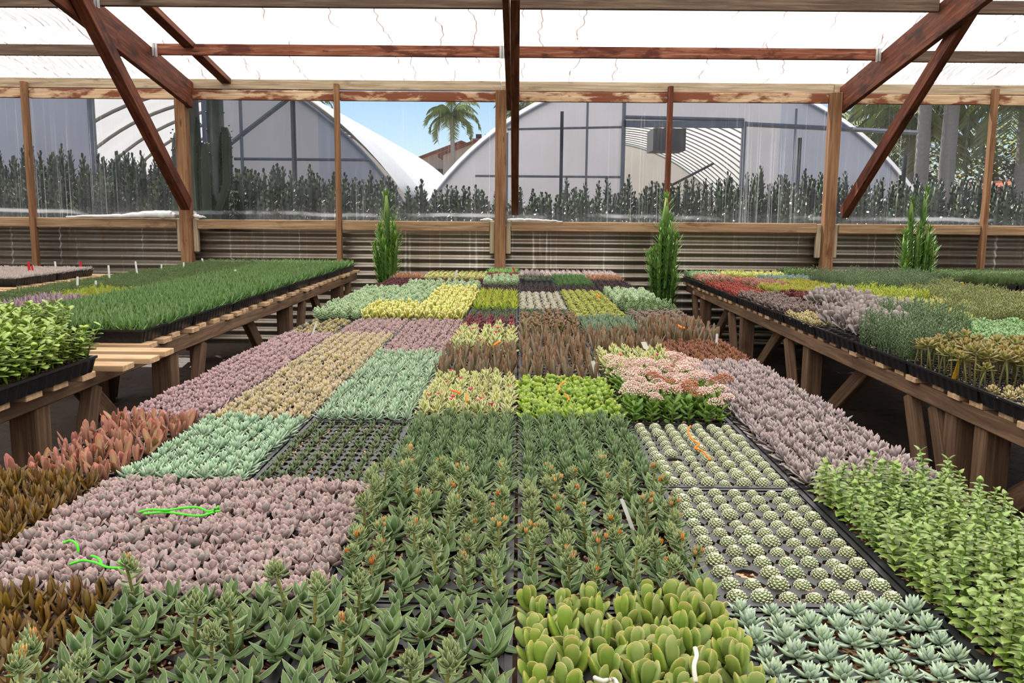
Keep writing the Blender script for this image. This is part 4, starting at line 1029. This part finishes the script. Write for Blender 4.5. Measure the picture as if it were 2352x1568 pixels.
# ------------------------------------------------------------------ potted euphorbias in the aisles
EUP = P_('euphorbia_stem', (60, 96, 34), (92, 126, 48), (128, 158, 66), (48, 80, 30), elo=.5, tlo=.8)
EUL = P_('euphorbia_leaf', (82, 126, 42), (124, 158, 70), (140, 172, 80), (70, 112, 40), rough=.35)
def column(rg, mb, lv, base, top, r, leaf_from=.12, nl=110, ll=.07):
    b = np.array(base); t_ = np.array(top); n = 9; sec = 6
    V = []; F = []; A = []
    for i in range(n):
        f = i / (n - 1); c = b + (t_ - b) * f + np.array([0, 0, 0]); rr = r * (1.0 - .25 * f) * (1 - .6 * max(0, f - .9) / .1) * (.92 + .12 * (i % 2))
        for k in range(sec):
            a = 2 * PI * k / sec + .3; q = rr * (1.0 if k % 2 == 0 else .5)
            V.append((c[0] + q * math.cos(a), c[1] + q * math.sin(a), c[2])); A.append((1.0 if k % 2 == 0 else 0, f, .3))
    for i in range(n - 1):
        for k in range(sec): a = i * sec + k; d = i * sec + (k + 1) % sec; F.append((a, d, d + sec, a + sec))
    F.append(tuple((n - 1) * sec + k for k in range(sec))); mb.add(V, F, A)
    for i in range(nl):
        f = leaf_from + (1 - leaf_from) * i / nl; c = b + (t_ - b) * f; ll_ = ll * (.55 + .6 * f)
        k = rg.choice((0, 2, 4)); a = 2 * PI * k / sec + .3 + rg.uniform(-.35, .35)
        leaf(lv, ll_ * rg.uniform(.7, 1.1), .010, .002, 'lanc', D(30 + 20 * f), D(10 + 40 * f), a, r * .85, 0, 4, .1, rg.random(), org=c)
def tuft(rg, lv, t_, r, ll):
    for i in range(12): leaf(lv, ll * rg.uniform(.7, 1), .010, .002, 'lanc', D(35 + 4 * i), D(50 + 3 * i), i * GA, r * .3, -.012 + .002 * i, 4, .1, rg.random(), org=t_)
def euphorbia(label, x, y, stems, seed):
    rg = random.Random(seed)
    pot = MB(); V = []; F = []; n = 20
    for (z, r) in ((0, .085), (.2, .105), (.205, .112), (.225, .112), (.225, .1), (.2, .098)):
        V += [(r * math.cos(2 * PI * k / n), r * math.sin(2 * PI * k / n), z) for k in range(n)]
    for i in range(5):
        for k in range(n): a = i * n + k; b = i * n + (k + 1) % n; F.append((a, b, b + n, a + n))
    F.append(tuple(range(n))[::-1]); F.append(tuple(5 * n + k for k in range(n)))
    pot.add(V, F)
    root = empty('potted_euphorbia', (x, y, 0)); tag(root, label, 'cactus', 'green columnar euphorbias')
    build(pot, 'pot', BLACK, root, False)
    for (bx, by, tx, ty, tz, r, bz) in stems:
        mb = MB(); lv = MB(); column(rg, mb, lv, (bx, by, bz), (tx, ty, tz), r); tuft(rg, lv, (tx, ty, tz), r, .07)
        st = build(mb, 'stem', EUP, root, True, True); build(lv, 'foliage', EUL, st, True, True)
euphorbia('tapering green columnar euphorbia left of the middle table', -1.185, 7.84, [(0, 0, .0, 0, 1.40, .04, .22), (.03, .02, .06, .02, 1.18, .032, .4), (-.03, .0, -.05, -.02, 1.12, .03, .4), (.04, -.02, .09, -.02, 1.02, .028, .45), (-.04, -.01, -.1, -.01, .95, .028, .45), (-.02, -.04, -.03, -.06, 1.06, .03, .5), (.02, -.05, .04, -.07, .9, .028, .4), (-.05, 0, -.06, .0, .8, .03, .3), (0, -.05, .0, -.09, .97, .028, .4), (.04, .02, .075, 0, 1.1, .028, .5)], 5)
euphorbia('bushy green columnar euphorbia in the aisle by the right bench', 1.305, 7.84, [(0, 0, .0, 0, 1.40, .042, .22), (.03, 0, .05, .02, 1.2, .034, .4), (-.03, 0, -.04, -.02, 1.14, .03, .4), (.05, -.02, .10, -.02, 1.05, .03, .5), (-.06, -.01, -.09, -.01, .92, .03, .3), (-.09, -.02, -.13, -.03, .9, .026, .45), (-.05, -.05, -.06, -.08, .78, .032, .3), (.05, -.05, .07, -.07, .78, .028, .3), (.06, .02, .1, 0, .7, .026, .3), (.0, -.05, .02, -.08, 1.08, .03, .6)], 6)
euphorbia('forked green euphorbia with two tall fingers beyond the right bench', 3.44, 7.6, [(0, 0, .05, 0, 1.47, .036, .22), (-.03, 0, -.07, 0, 1.38, .036, .3), (.03, -.03, .07, -.04, 1.14, .034, .3), (-.06, -.02, -.12, -.02, 1.1, .03, .3), (.05, .0, .1, -.02, 1.05, .03, .4), (-.01, -.05, -.02, -.06, 1.15, .034, .3), (.08, -.02, .13, -.03, .98, .028, .5), (-.08, -.03, -.10, -.05, .9, .03, .3)], 8)

# ------------------------------------------------------------------ tags and twine
def stake(x, y, x2, y2, zb, w, mat, label, name='plant_tag', group='plant tags'):
    b = onz(x, y, zb); Y = b.y; t = ony(x2, y2, Y)
    d = (t - b); L = d.length + .02; d.normalize()
    m = MB(); s = Vector((1, .25, 0)).normalized()
    n_ = d.cross(s).normalized() * .0006; h = w / 2
    p0 = b - d * .02
    prof = [(0, .12), (.06, .5), (.97, .5), (1, .35)]
    V = []; F = []
    for q in (-1, 1):
        for f, k in prof:
            for sd in (-1, 1): V.append(tuple(p0 + d * (L * f) + s * (sd * w * k) + n_ * q))
    for i in range(3):
        a = i * 2; F.append((a, a + 1, a + 3, a + 2)); F.append((a + 8, a + 10, a + 11, a + 9))
        F.append((a, a + 2, a + 10, a + 8)); F.append((a + 1, a + 9, a + 11, a + 3))
    F += [(0, 8, 9, 1), (6, 7, 15, 14)]
    m.add(V, F); o = build(m, name, mat); tag(o, label, 'plant tag', group)
TW = plain('tag_white', (226, 226, 220), .5); TR = plain('tag_red', (196, 38, 44), .5); TY = plain('tag_yellow', (232, 176, 24), .5); TM = plain('tag_maroon', (118, 62, 68), .5)
zl = .80
for (a, b, c, d, w, m, lb) in [
    (178, 664, 178, 635, .012, TW, 'white tag standing in the chartreuse seedlings, left one'), (220, 662, 220, 644, .012, TW, 'short white tag in the chartreuse seedlings beside the aloes'),
    (252, 646, 249, 609, .012, TW, 'tallest white tag in the dark green seedlings'), (316, 635, 311, 600, .012, TW, 'slim tall white tag in the dark seedlings before the tall cactus'),
    (371, 622, 371, 606, .012, TW, 'small white tag left of the post beyond the aloes'), (422, 619, 422, 602, .012, TW, 'small white tag in front of the post beyond the aloes'),
    (467, 607, 464, 593, .014, TW, 'bent white tag right of the post beyond the aloes'), (540, 629, 540, 619, .02, TW, 'broad white tag amid the aloes'),
    (697, 610, 697, 604, .02, TW, 'tiny white tag at the back of the aloes'),
    (68, 626, 65, 601, .018, TR, 'red tag in the pinkish seedlings, leftmost'), (76, 626, 73, 610, .014, TR, 'shorter red tag beside the leftmost red one'),
    (186, 615, 184, 601, .018, TR, 'red tag at the tray end of the farthest bench'), (128, 613, 126, 600, .014, TW, 'white tag between red ones on the farthest bench')]:
    stake(a, b, c, d, zl, w, m, lb)
zc = .715
for (a, b, c, d, z, w, m, lb) in [
    (848, 1180, 830, 1126, .73, .014, TM, 'maroon tag between lavender rosettes and woolly succulents'), (1458, 1228, 1428, 1146, zc, .007, TW, 'thin white tag leaning among the woolly succulents'),
    (1370, 866, 1362, 829, zc, .014, TW, 'white tag standing behind the lime rosettes'), (1645, 800, 1647, 766, zc, .01, TW, 'slender white tag in the gasterias near the table edge'),
    (718, 768, 727, 737, zc, .008, TW, 'thin white tag in the sparse black tray'), (952, 660, 957, 639, zc, .014, TW, 'white tag in the wine-red houseleeks'),
    (1043, 644, 1050, 620, zc, .014, TW, 'white tag in the yellow-green houseleeks'), (1184, 632, 1178, 614, zc, .014, TR, 'red tag in the maroon rosettes at the table back'),
    (1480, 790, 1478, 785, .78, .02, TW, 'small white tag among pink flowers'),
    (2193, 862, 2212, 806, .70, .016, TY, 'yellow tag in the stalked rosettes'), (2214, 657, 2209, 647, .72, .024, TY, 'small yellow tag at the far bench flat'),
    (1981, 648, 1980, 640, .76, .02, TW, 'white tag in the golden green stonecrops')]:
    stake(a, b, c, d, z, w, m, lb)
def twine(pts, z, r, mat, label):
    P = [onz(x, y, z + dz) for (x, y, dz) in pts]; Q = []
    for i in range(len(P) - 1):
        for k in range(5):
            u = k / 5; a = P[max(i - 1, 0)]; b = P[i]; c = P[i + 1]; d = P[min(i + 2, len(P) - 1)]
            Q.append(tuple(.5 * ((2 * b) + (c - a) * u + (2 * a - 5 * b + 4 * c - d) * u * u + (3 * b - a - 3 * c + d) * u ** 3)))
    Q.append(tuple(P[-1])); m = MB(); m.tube(Q, r, 6); tag(build(m, 'twine', mat, None, True), label, 'twine', 'lengths of twine')
TG = plain('green_twine', (86, 222, 48), .6); TO = plain('orange_twine', (240, 124, 20), .6); TWH = plain('white_twine', (222, 216, 200), .7)
zt = .765
twine([(318, 1176, 0), (345, 1170, .002), (385, 1171, .004), (420, 1166, .004), (455, 1165, .004), (480, 1174, 0), (503, 1163, .006)], zt, .0019, TG, 'bright green twine in a long wavy line on the lavender rosettes, back length')
twine([(330, 1180, 0), (380, 1176, .002), (430, 1182, .002), (462, 1184, 0), (490, 1176, .003), (506, 1172, .003)], zt - .002, .0019, TG, 'bright green twine just before the back wavy length')
twine([(146, 1247, .002), (162, 1241, .006), (176, 1250, .004), (180, 1268, -.006)], zt, .0019, TG, 'short green twine hooked over the lavender rosettes')
twine([(160, 1296, -.004), (190, 1287, .003), (220, 1292, .004), (250, 1303, .002), (292, 1303, 0)], zt, .0019, TG, 'longest green twine nearest the lavender tray front')
twine([(210, 1276, .004), (226, 1282, .006), (234, 1298, .002)], zt, .0019, TG, 'small green twine curl crossing the longest length')
twine([(272, 1292, .002), (284, 1285, .004), (298, 1292, -.002)], zt, .0019, TG, 'small green twine curl at the longest length end')
twine([(1586, 978, .0), (1580, 990, .002), (1592, 1010, .002), (1606, 1020, .004), (1596, 1028, .002), (1614, 1036, .003), (1632, 1056, 0)], .738, .0024, TO, 'orange twine zigzagging over the cobwebbed houseleeks')
twine([(1298, 877, .004), (1286, 884, .004), (1284, 897, -.004)], .775, .0026, TO, 'back hooked orange twine in the lime rosettes')
twine([(1296, 904, .002), (1304, 910, .003), (1307, 920, -.004)], .775, .0026, TO, 'front hooked orange twine in the lime rosettes')
twine([(1036, 896, .002), (1050, 900, .004), (1058, 904, 0)], .77, .003, TO, 'orange twine on the variegated succulents beside lime rosettes, upper length')
twine([(1072, 904, .004), (1074, 922, -.004)], .77, .003, TO, 'orange twine hanging in the variegated succulents beside lime rosettes')
twine([(1134, 793, 0), (1142, 787, .004), (1150, 785, .002)], .78, .004, TO, 'orange twine on the variegated succulents before maroon rosettes')
twine([(1529, 727, .002), (1532, 735, 0)], .76, .005, TO, 'orange twine speck on brownish grey rosettes, upper')
twine([(1556, 746, 0), (1564, 751, .004), (1573, 754, 0)], .76, .005, TO, 'orange twine speck on brownish grey rosettes, lower')
twine([(1371, 676, 0), (1378, 682, .002)], .76, .006, TO, 'orange twine speck on apple green rosettes')
twine([(1596, 1487, .01), (1600, 1506, .006), (1594, 1530, .002), (1598, 1566, -.01)], .785, .0026, TWH, 'white twine hanging down among the bear-paw succulents')
twine([(1366, 1556, .0), (1385, 1563, .004), (1410, 1560, .002), (1420, 1580, -.004)], .775, .0026, TWH, 'white twine lying across the bear-paw succulents')

# ------------------------------------------------------------------ outdoors
HST = P_('hedge_stem', (36, 52, 30), (54, 70, 42), (70, 84, 50), (30, 44, 26), rough=.4, tlo=.8)
HLF = P_('hedge_leaf', (48, 68, 36), (70, 86, 50), (128, 96, 66), (36, 50, 30), rough=.32, spec=.6, tlo=.72)
def hedge_variant(seed):
    rg = random.Random(seed); mb = MB(); lv = MB()
    for s in range(64):
        x, y = rg.uniform(-.60, .60), rg.uniform(-.36, .36); h = rg.uniform(1.32, 1.82) * (1 - .10 * abs(x)) - .75 * max(0, -y) - (.35 if rg.random() < .3 else 0); r = rg.uniform(.022, .032)
        n = 11; sec = 6; V = []; F = []; A = []; lx, ly = rg.uniform(-.07, .07), rg.uniform(-.05, .05)
        q0 = rg.random()
        for i in range(n):
            f = i / (n - 1); rr = r * (.9 + .25 * (i % 2)) * (1 - .55 * max(0, f - .9) / .1)
            for k in range(sec):
                a = 2 * PI * k / sec + i * .4; V.append((x + lx * f + rr * math.cos(a), y + ly * f + rr * math.sin(a), h * f)); A.append((k % 2, f, q0))
        for i in range(n - 1):
            for k in range(sec): a = i * sec + k; d = i * sec + (k + 1) % sec; F.append((a, d, d + sec, a + sec))
        F.append(tuple((n - 1) * sec + k for k in range(sec))); mb.add(V, F, A)
        nl = 92
        for i in range(nl):
            f = .12 + .89 * (i / nl); a = i * GA + rg.uniform(-.3, .3); tp = max(0, f - .9) / .1
            u = rg.uniform(.75, 1.1) * (1 - .2 * tp)
            leaf(lv, .062 * u, .036 * u, .004, 'obov', D(12 + 50 * tp), D(52 + 34 * tp), a, r * .7 * (1 - .5 * tp), 0, 4 if i % 5 == 0 else 2, 0, rg.random(), org=(x + lx * f, y + ly * f, h * f))
    return mb.mesh('stems', HST, True, True), lv.mesh('foliage', HLF, True, True)
HV = [hedge_variant(200 + i) for i in range(3)]
def hz(xpx):   # hedge top heights read along the film
    pts = [(-300, 335), (0, 330), (200, 345), (330, 355), (430, 385), (600, 375), (780, 372), (880, 395), (1000, 418), (1100, 432), (1200, 440), (1300, 432), (1420, 405), (1520, 415), (1650, 395), (1740, 388), (1880, 405), (2000, 402), (2100, 400), (2300, 418), (2700, 420)]
    for (a, b), (c, d) in zip(pts, pts[1:]):
        if a <= xpx <= c: return b + (d - b) * (xpx - a) / (c - a)
    return pts[0][1] if xpx < 0 else pts[-1][1]
k = 0
for row, Y in enumerate((9.4, 9.95, 10.45)):
    for i in range(13 + row):
        x = -6.3 - .45 * row + (12.9 + .9 * row) * i / (12 + row) + R_.uniform(-.08, .08)
        pass
        a, b, w = px((x, Y, 1.6)); tz = ony(a, hz(a) + (16 if row == 0 else 0), Y).z * R_.uniform(.97, 1.04)
        root = empty('hedge_shrub', (x, Y, 0)); root.rotation_euler.z = R_.choice((0, PI)) + R_.uniform(-.2, .2); root.scale = (1, 1, tz / 1.78)
        tag(root, f"dark knobbly upright succulent shrub outside, {ordw(i + 1)} from left, {['front', 'middle', 'back'][row]} hedge row", 'shrub', 'succulent hedge outside the film')
        s, f = HV[k % 3]; k += 1
        link('stems', s, root); link('foliage', f, root)
# tall cactus outside
rg = random.Random(77); root = empty('column_cactus', (-3.10, 8.66, 0)); tag(root, 'tall dark branching column cactus outside the film beside the timber post', 'cactus')
CST = P_('column_cactus_skin', (34, 52, 32), (70, 84, 58), None, (30, 46, 30), elo=.7)
def cactus_arm(pts, r):
    m = MB(); sec = 10; V = []; F = []; A = []
    for i, p in enumerate(pts):
        f = i / (len(pts) - 1); rr = r * (1 - .5 * max(0, f - .9) / .1)
        for k in range(sec):
            a = 2 * PI * k / sec; q = rr * (1.0 if k % 2 else .66); V.append((p[0] + q * math.cos(a), p[1] + q * math.sin(a), p[2])); A.append((k % 2, f, .4))
    for i in range(len(pts) - 1):
        for k in range(sec): a = i * sec + k; d = i * sec + (k + 1) % sec; F.append((a, d, d + sec, a + sec))
    F.append(tuple((len(pts) - 1) * sec + k for k in range(sec))); m.add(V, F, A)
    for i in range(1, len(pts)):
        for k in range(1, sec, 2):
            a = 2 * PI * k / sec; ball(m, (pts[i][0] + r * 1.02 * math.cos(a), pts[i][1] + r * 1.02 * math.sin(a), pts[i][2] + rg.uniform(-.03, .03)), .011, 0, (1, .5, .9))
    return m
def arm(x0, x1, z0, z1, r, y=0, bend=.3):
    n = 14; return cactus_arm([(x0 + (x1 - x0) * min(1, (i / (n - 1)) / bend) ** .7, y, z0 + (z1 - z0) * i / (n - 1)) for i in range(n)], r)
for a in ((0, -.1, 0, 2.75, .075, 0, .9), (.05, .13, .6, 2.7, .085, .02, .6), (.1, .24, 1.2, 2.05, .06, -.03, .4), (-.1, -.24, 1.0, 2.0, .06, 0, .4), (-.02, -.30, .8, 1.75, .055, .05, .4), (.04, .06, .2, 1.9, .07, -.1, .5)):
    build(arm(*a), 'cactus_arm', CST, root, True, True)

# hoop houses
def hoop_house(label, cx, y0, y1, cz, R, door, bars, post, blue, heater=None, zs=1.45, cover=None, step=1, rr_=.016):
    root = empty('hoop_house', (cx, y0, 0)); tag(root, label, 'greenhouse', 'white hoop houses')
    th = math.acos((zs - cz) / R); n = 36; m = MB(); ny = 24; V = []; F = []
    for j in range(ny + 1):
        y = (y1 - y0) * j / ny; rr = R + (.02 if j % 2 == 0 else -.015)
        row = [(-rr * math.sin(th), y, 0)] + [(rr * math.sin(-th + 2 * th * i / n), y, cz + rr * math.cos(-th + 2 * th * i / n)) for i in range(n + 1)] + [(rr * math.sin(th), y, 0)]
        V += row
    k = n + 3
    for j in range(ny):
        for i in range(k - 1): a = j * k + i; F.append((a, a + 1, a + k + 1, a + k))
    m.add(V, F); build(m, 'cover', cover or COVER, root, True)
    for j in range(0, ny + 1, step):
        m = MB(); y = (y1 - y0) * j / ny + (.03 if j == 0 else 0); rr = R - .06
        m.tube([(rr * math.sin(-th + 2 * th * i / n), y, cz + rr * math.cos(-th + 2 * th * i / n)) for i in range(n + 1)], rr_ if j else .03, 6)
        build(m, 'hoop_rib', RIBM if j else STEEL, root, True)
    # end wall as strips round the doorway
    def top(x): return cz + math.sqrt(max(0, (R - .03) ** 2 - x * x))
    hw = R * math.sin(th); xs = sorted({-hw, hw, *[-hw + 2 * hw * i / 44 for i in range(45)], door[0] - cx, door[1] - cx})
    e = MB()
    for a, b in zip(xs, xs[1:]):
        mid = (a + b) / 2; ind = door[0] - cx < mid < door[1] - cx
        for (la, lb, ha, hb) in ([(0, 0, door[2], door[2])] if ind and door[2] > 0 else []) + ([(door[3], door[3], top(a), top(b))] if ind else [(0, 0, top(a), top(b))]):
            bl = 1 if any(q[0] - cx < mid < q[1] - cx for q in blue) else 0
            if ha - la < .01 and hb - lb < .01: continue
            e.add([(a, 0, la), (b, 0, lb), (b, 0, hb), (a, 0, ha)], [(0, 1, 2, 3)], None, bl)
    build(e, 'end_wall', [ENDW, ENDB], root)
    e = MB()
    for a, b in zip(xs, xs[1:]): e.add([(a, y1 - y0, 0), (b, y1 - y0, 0), (b, y1 - y0, top(b)), (a, y1 - y0, top(a))], [(0, 1, 2, 3)])
    build(e, 'end_wall', [ENDBK], root)
    fr = MB()
    for x in (door[0] - cx, door[1] - cx): fr.box((x - .03, -.06, 0), (x + .03, .02, min(door[3] + .1, top(x))))
    fr.box((door[0] - cx, -.06, door[3]), (door[1] - cx, .02, door[3] + .1)); build(fr, 'door_frame', STEEL, root)
    for (xa, za, xb, zb, w) in bars:
        m = MB(); m.tube([(xa - cx, -.03, za), (xb - cx, -.03, zb)], w * .6, 4); build(m, 'frame_bar', STEEL, root)
    for (x, z0_, z1_) in post:
        m = MB(); m.box((x - cx - .025, -.14, z0_), (x - cx + .025, -.09, z1_)); build(m, 'prop_post', STEELD, root)
    if heater:
        m = MB(); m.box((heater[0] - cx - .3, 2.4, heater[1] - .2), (heater[0] - cx + .3, 3.2, heater[1] + .2)); m.tube([(heater[0] - cx, 2.8, heater[1] + .2), (heater[0] - cx, 2.8, heater[1] + .6)], .05, 6)
        build(m, 'heater', STEELD, root)
        m = MB(); m.tube([(door[0] - cx + .1, 2.5, 1.2), (door[1] - cx + .1, 2.5, 2.2)], .025, 5); build(m, 'diagonal_rod', STEELD, root)
    return root
hoop_house('white hoop greenhouse with open lit doorway, right of the middle post outside', 2.46, 14, 27.5, -1.3, 4.8, (1.62, 3.5, 0, 2.6), [(-.7, 1.83, 1.62, 1.83, .03), (-.2, 2.55, 1.62, 2.6, .03), (-.2, 0, -.2, 2.5, .03), (1.05, 0, 1.05, 3.2, .03), (3.5, 2.66, 6.2, 2.55, .06), (1.62, 2.75, 3.5, 2.72, .05), (4.3, 0, 4.3, 2.9, .03), (1.62, 2.7, 1.62, 3.3, .05)], [(.65, 1.0, 2.82), (4.35, 1.0, 2.45), (6.0, 1.0, 2.2)], [(4.0, 5.9)], (2.75, 2.62))
hoop_house('white hoop greenhouse with hoops showing in its dark doorway, left outside', -5.4, 11.2, 26, -1.3, 4.8, (-5.38, -3.95, 0, 2.75), [(-4.3, 1.6, -2.75, 2.75, .05), (-3.5, 0, -3.5, 2.9, .035), (-2.3, 0, -2.3, 2.5, .03), (-3.6, 1.9, -1.9, 1.9, .03), (-6.2, 0, -6.2, 3.2, .05), (-7.2, 0, -7.2, 3, .05)], [(-2.82, .8, 2.72)], [(-8.8, -5.4), (-2.5, -1.9)], None, 1.45, mk_film('grey_poly_cover', (236, 236, 236), .30), 2, .034)

# house
def gable(mb, x0, x1, y0, y1, zb, zt_, m=0, ov=.4):
    xm = (x0 + x1) / 2; V = [(x0 - ov, y0 - ov, zb), (x1 + ov, y0 - ov, zb), (xm, y0 - ov, zt_), (x0 - ov, y1, zb), (x1 + ov, y1, zb), (xm, y1, zt_)]
    V += [(v[0], v[1], v[2] - .13) for v in V]
    mb.add(V, [(0, 2, 5, 3), (2, 1, 4, 5), (6, 9, 11, 8), (8, 11, 10, 7), (0, 6, 8, 2), (2, 8, 7, 1), (0, 3, 9, 6), (1, 7, 10, 4)], None, m)
root = empty('stucco_house', (-2.4, 40, 0)); tag(root, 'stucco house with clay tile gables and brick chimney beyond the hoop houses', 'house')
m = MB()
for (xa, xb, y_, zb, za) in ((-2.0, 1.55, 0, 3.72, 4.36), (-.85, 1.85, -2.5, 3.72, 4.2)):
    xm = (xa + xb) / 2; V = [(xa, y_, 0), (xb, y_, 0), (xb, y_, zb), (xm, y_, za), (xa, y_, zb)]; V += [(a, y_ + (6 if y_ == 0 else 2.4), c) for a, b, c in V]
    m.add(V, [(0, 1, 2, 3, 4), (9, 8, 7, 6, 5), (0, 4, 9, 5), (1, 6, 7, 2), (2, 7, 8, 3), (3, 8, 9, 4)])
build(m, 'wall', STUCCO, root)
m = MB(); gable(m, -2.0, 1.55, 0, 6, 3.70, 4.46, ov=.22); build(m, 'roof', TILE, root)
m = MB(); gable(m, -.85, 1.85, -2.5, 0, 3.70, 4.29, ov=.2); build(m, 'roof', TILE, root)
m = MB(); m.box((.28, 1.2, 3.8), (1.12, 1.9, 4.62)); m.box((.2, 1.1, 4.52), (1.2, 2.0, 4.66)); c = build(m, 'chimney', BRICK, root)
for q in (.48, .9): m = MB(); m.box((q - .13, 1.4, 4.66), (q + .13, 1.7, 4.88)); build(m, 'chimney_pot', STEELD, c)
m = MB(); m.box((-1.5, -.05, 2.5), (-.95, 0, 3.2)); build(m, 'house_window', STEELD, root)
root = empty('pink_outbuilding', (14.4, 26, 0)); tag(root, 'low pinkish building half hidden at the far right beyond the hedge', 'building')
m = MB(); m.box((-1.4, 0, 0), (5, 5, 1.9)); build(m, 'wall', BRICK, root); m = MB(); gable(m, -1.6, 5, 0, 5, 1.9, 2.5); build(m, 'roof', TILE, root)

# palms and trees
FR = P_('palm_frond', (120, 136, 76), (146, 156, 96), None, (140, 142, 82), rough=.4)
TL = P_('tree_leaf', (104, 130, 66), (136, 154, 84), None, (160, 152, 76), rough=.45)
def palm(label, x, y, h, tr, cr, seed, nf=26, droop=1.1, group='palms outside'):
    rg = random.Random(seed); root = empty('palm_tree', (x, y, 0)); tag(root, label, 'palm tree', group)
    m = MB(); lean = rg.uniform(-.15, .15)
    zz = [i / 16 for i in range(17)]
    m.tube([(lean * t * t, 0, h * t) for t in zz], [tr * (1.15 - .25 * t) * (1 + .04 * (i % 2)) for i, t in enumerate(zz)], 12, attr=(0, 0, .5)); build(m, 'trunk', PALMW, root, True)
    fm = MB()
    for i in range(nf):
        az = i * GA; e0 = D(75 - 85 * (i / nf)); L = cr * rg.uniform(.85, 1.1); p = np.array([lean, 0, h]); rad = np.array([math.cos(az), math.sin(az), 0]); sd = np.array([-math.sin(az), math.cos(az), 0])
        pts = [p]; n = 12
        for k in range(n):
            e = e0 - droop * 1.5 * (k / n) ** 1.2; p = p + (rad * math.cos(e) + np.array([0, 0, math.sin(e)])) * L / n; pts.append(p)
        fm.tube(pts, [.03 * cr / 2 * (1 - .8 * k / n) for k in range(n + 1)], 3, attr=(0, 0, .8), cap=False)
        for k in range(1, n + 1):
            for sgn in (-1, 1):
                for u in (0, .33, .66):
                    b = pts[k - 1] + (pts[k] - pts[k - 1]) * u; ll = cr * .3 * (1 - .55 * abs(k / n - .45)) * rg.uniform(.8, 1.1)
                    dr = sd * sgn * .75 + rad * .35 + np.array([0, 0, -.45 - .5 * rg.random()]); dr /= np.linalg.norm(dr); w = (rad * .7 + np.array([0, 0, .7])) * .022 * cr / 1.6
                    q = rg.random(); fm.add([b - w, b + w, b + dr * ll * .6 + w * .8, b + dr * ll, b + dr * ll * .6 - w * .8], [(0, 1, 2, 3, 4)], [(.4, .4, q)] * 5)
    build(fm, 'crown', FR, root, False, True)
palm('feathery palm rising in front of the stucco house', -2.2, 30, 4.45, .075, 1.15, 1, 24, 1.45)
palm('palm half hidden behind the middle post', -.05, 31, 4.7, .08, 1.1, 2, 24, 1.4)
palm('palm peeping over the left hoop house', -8.3, 36, 5.9, .14, 1.1, 3)
palm('thick grey palm trunk at right, nearer the hoop house', 9.95, 22, 5.6, .155, 2.6, 4)
palm('thick grey palm trunk at right, farther from the hoop house', 10.55, 22, 5.7, .175, 2.6, 5)
palm('drooping feathery palm behind the thick trunks', 11.3, 26, 3.9, .16, 2.4, 6, 34, 1.5)
palm('feathery palm behind the right hoop house', 9.3, 28, 3.6, .15, 2.2, 7, 34, 1.4)
palm('tall feathery palm at the far right', 13.6, 24, 4.4, .2, 2.3, 8, 30, 1.4)
def tree(label, x, y, h, cr, seed, n=4200):
    rg = random.Random(seed); root = empty('leafy_tree', (x, y, 0)); tag(root, label, 'tree', 'leafy trees beyond the hoop houses')
    m = MB(); m.tube([(0, 0, 0), (.1, 0, h * .5), (0, 0, h * .8)], [.2, .15, .06], 8); build(m, 'trunk', PALMW, root, True)
    cm = MB(); bl = [(rg.uniform(-.6, .6) * cr, rg.uniform(-.5, .5) * cr, h * .62 + rg.uniform(-.4, .45) * cr, cr * rg.uniform(.4, .65)) for _ in range(9)]
    for i in range(n):
        b = rg.choice(bl); v = np.array([rg.gauss(0, 1) for _ in range(3)]); v /= np.linalg.norm(v); c = np.array(b[:3]) + v * b[3] * rg.uniform(.75, 1.02)
        leaf(cm, rg.uniform(.14, .24), .11, .005, 'oval', rg.uniform(-1, .8), rg.uniform(-1, .5), rg.uniform(0, 6.28), 0, 0, 2, 0, rg.random(), org=c)
    build(cm, 'crown', TL, root, False, True)
tree('broad yellowish tree beyond the thick palm trunks', 12.6, 30, 4.4, 2.4, 21)
tree('bushy tree filling the gap right of the hoop house', 10.6, 31, 3.8, 2.2, 22)
tree('bushy tree at the far right behind the pink building', 16.5, 31, 4.6, 2.6, 23)

# ------------------------------------------------------------------ light
wd = bpy.data.worlds.new('sky'); SC.world = wd; wd.use_nodes = True
nt = wd.node_tree; nt.nodes.clear()
sky = nt.nodes.new('ShaderNodeTexSky'); sky.sky_type = 'NISHITA'; sky.sun_disc = False
sky.sun_elevation = D(62); sky.sun_rotation = D(-25); sky.air_density = 1.0; sky.dust_density = .15; sky.ozone_density = 4.0
bg = nt.nodes.new('ShaderNodeBackground'); bg.inputs[1].default_value = .085
ow = nt.nodes.new('ShaderNodeOutputWorld'); nt.links.new(sky.outputs[0], bg.inputs[0]); nt.links.new(bg.outputs[0], ow.inputs[0])
sun = bpy.data.objects.new('sun', bpy.data.lights.new('sun', 'SUN')); COL.objects.link(sun)
sun.data.energy = 7.6; sun.data.angle = D(.6); sun.data.color = (1, .95, .87)
sdir = Vector((-.28, .50, .86)).normalized()
sun.rotation_euler = sdir.to_track_quat('Z', 'Y').to_euler()
SC.view_settings.view_transform = 'Standard'; SC.view_settings.look = 'None'; SC.view_settings.gamma = 1; SC.view_settings.use_curve_mapping = False
SC.view_settings.exposure = 0.55
SC.cycles.max_bounces = 7; SC.cycles.diffuse_bounces = 4; SC.cycles.glossy_bounces = 2; SC.cycles.transparent_max_bounces = 8; SC.cycles.transmission_bounces = 3
SC.cycles.use_denoising = True; SC.cycles.caustics_reflective = False; SC.cycles.caustics_refractive = False; SC.cycles.sample_clamp_indirect = 6
print('PLANT COUNTS', sum(COUNT.values()), COUNT)
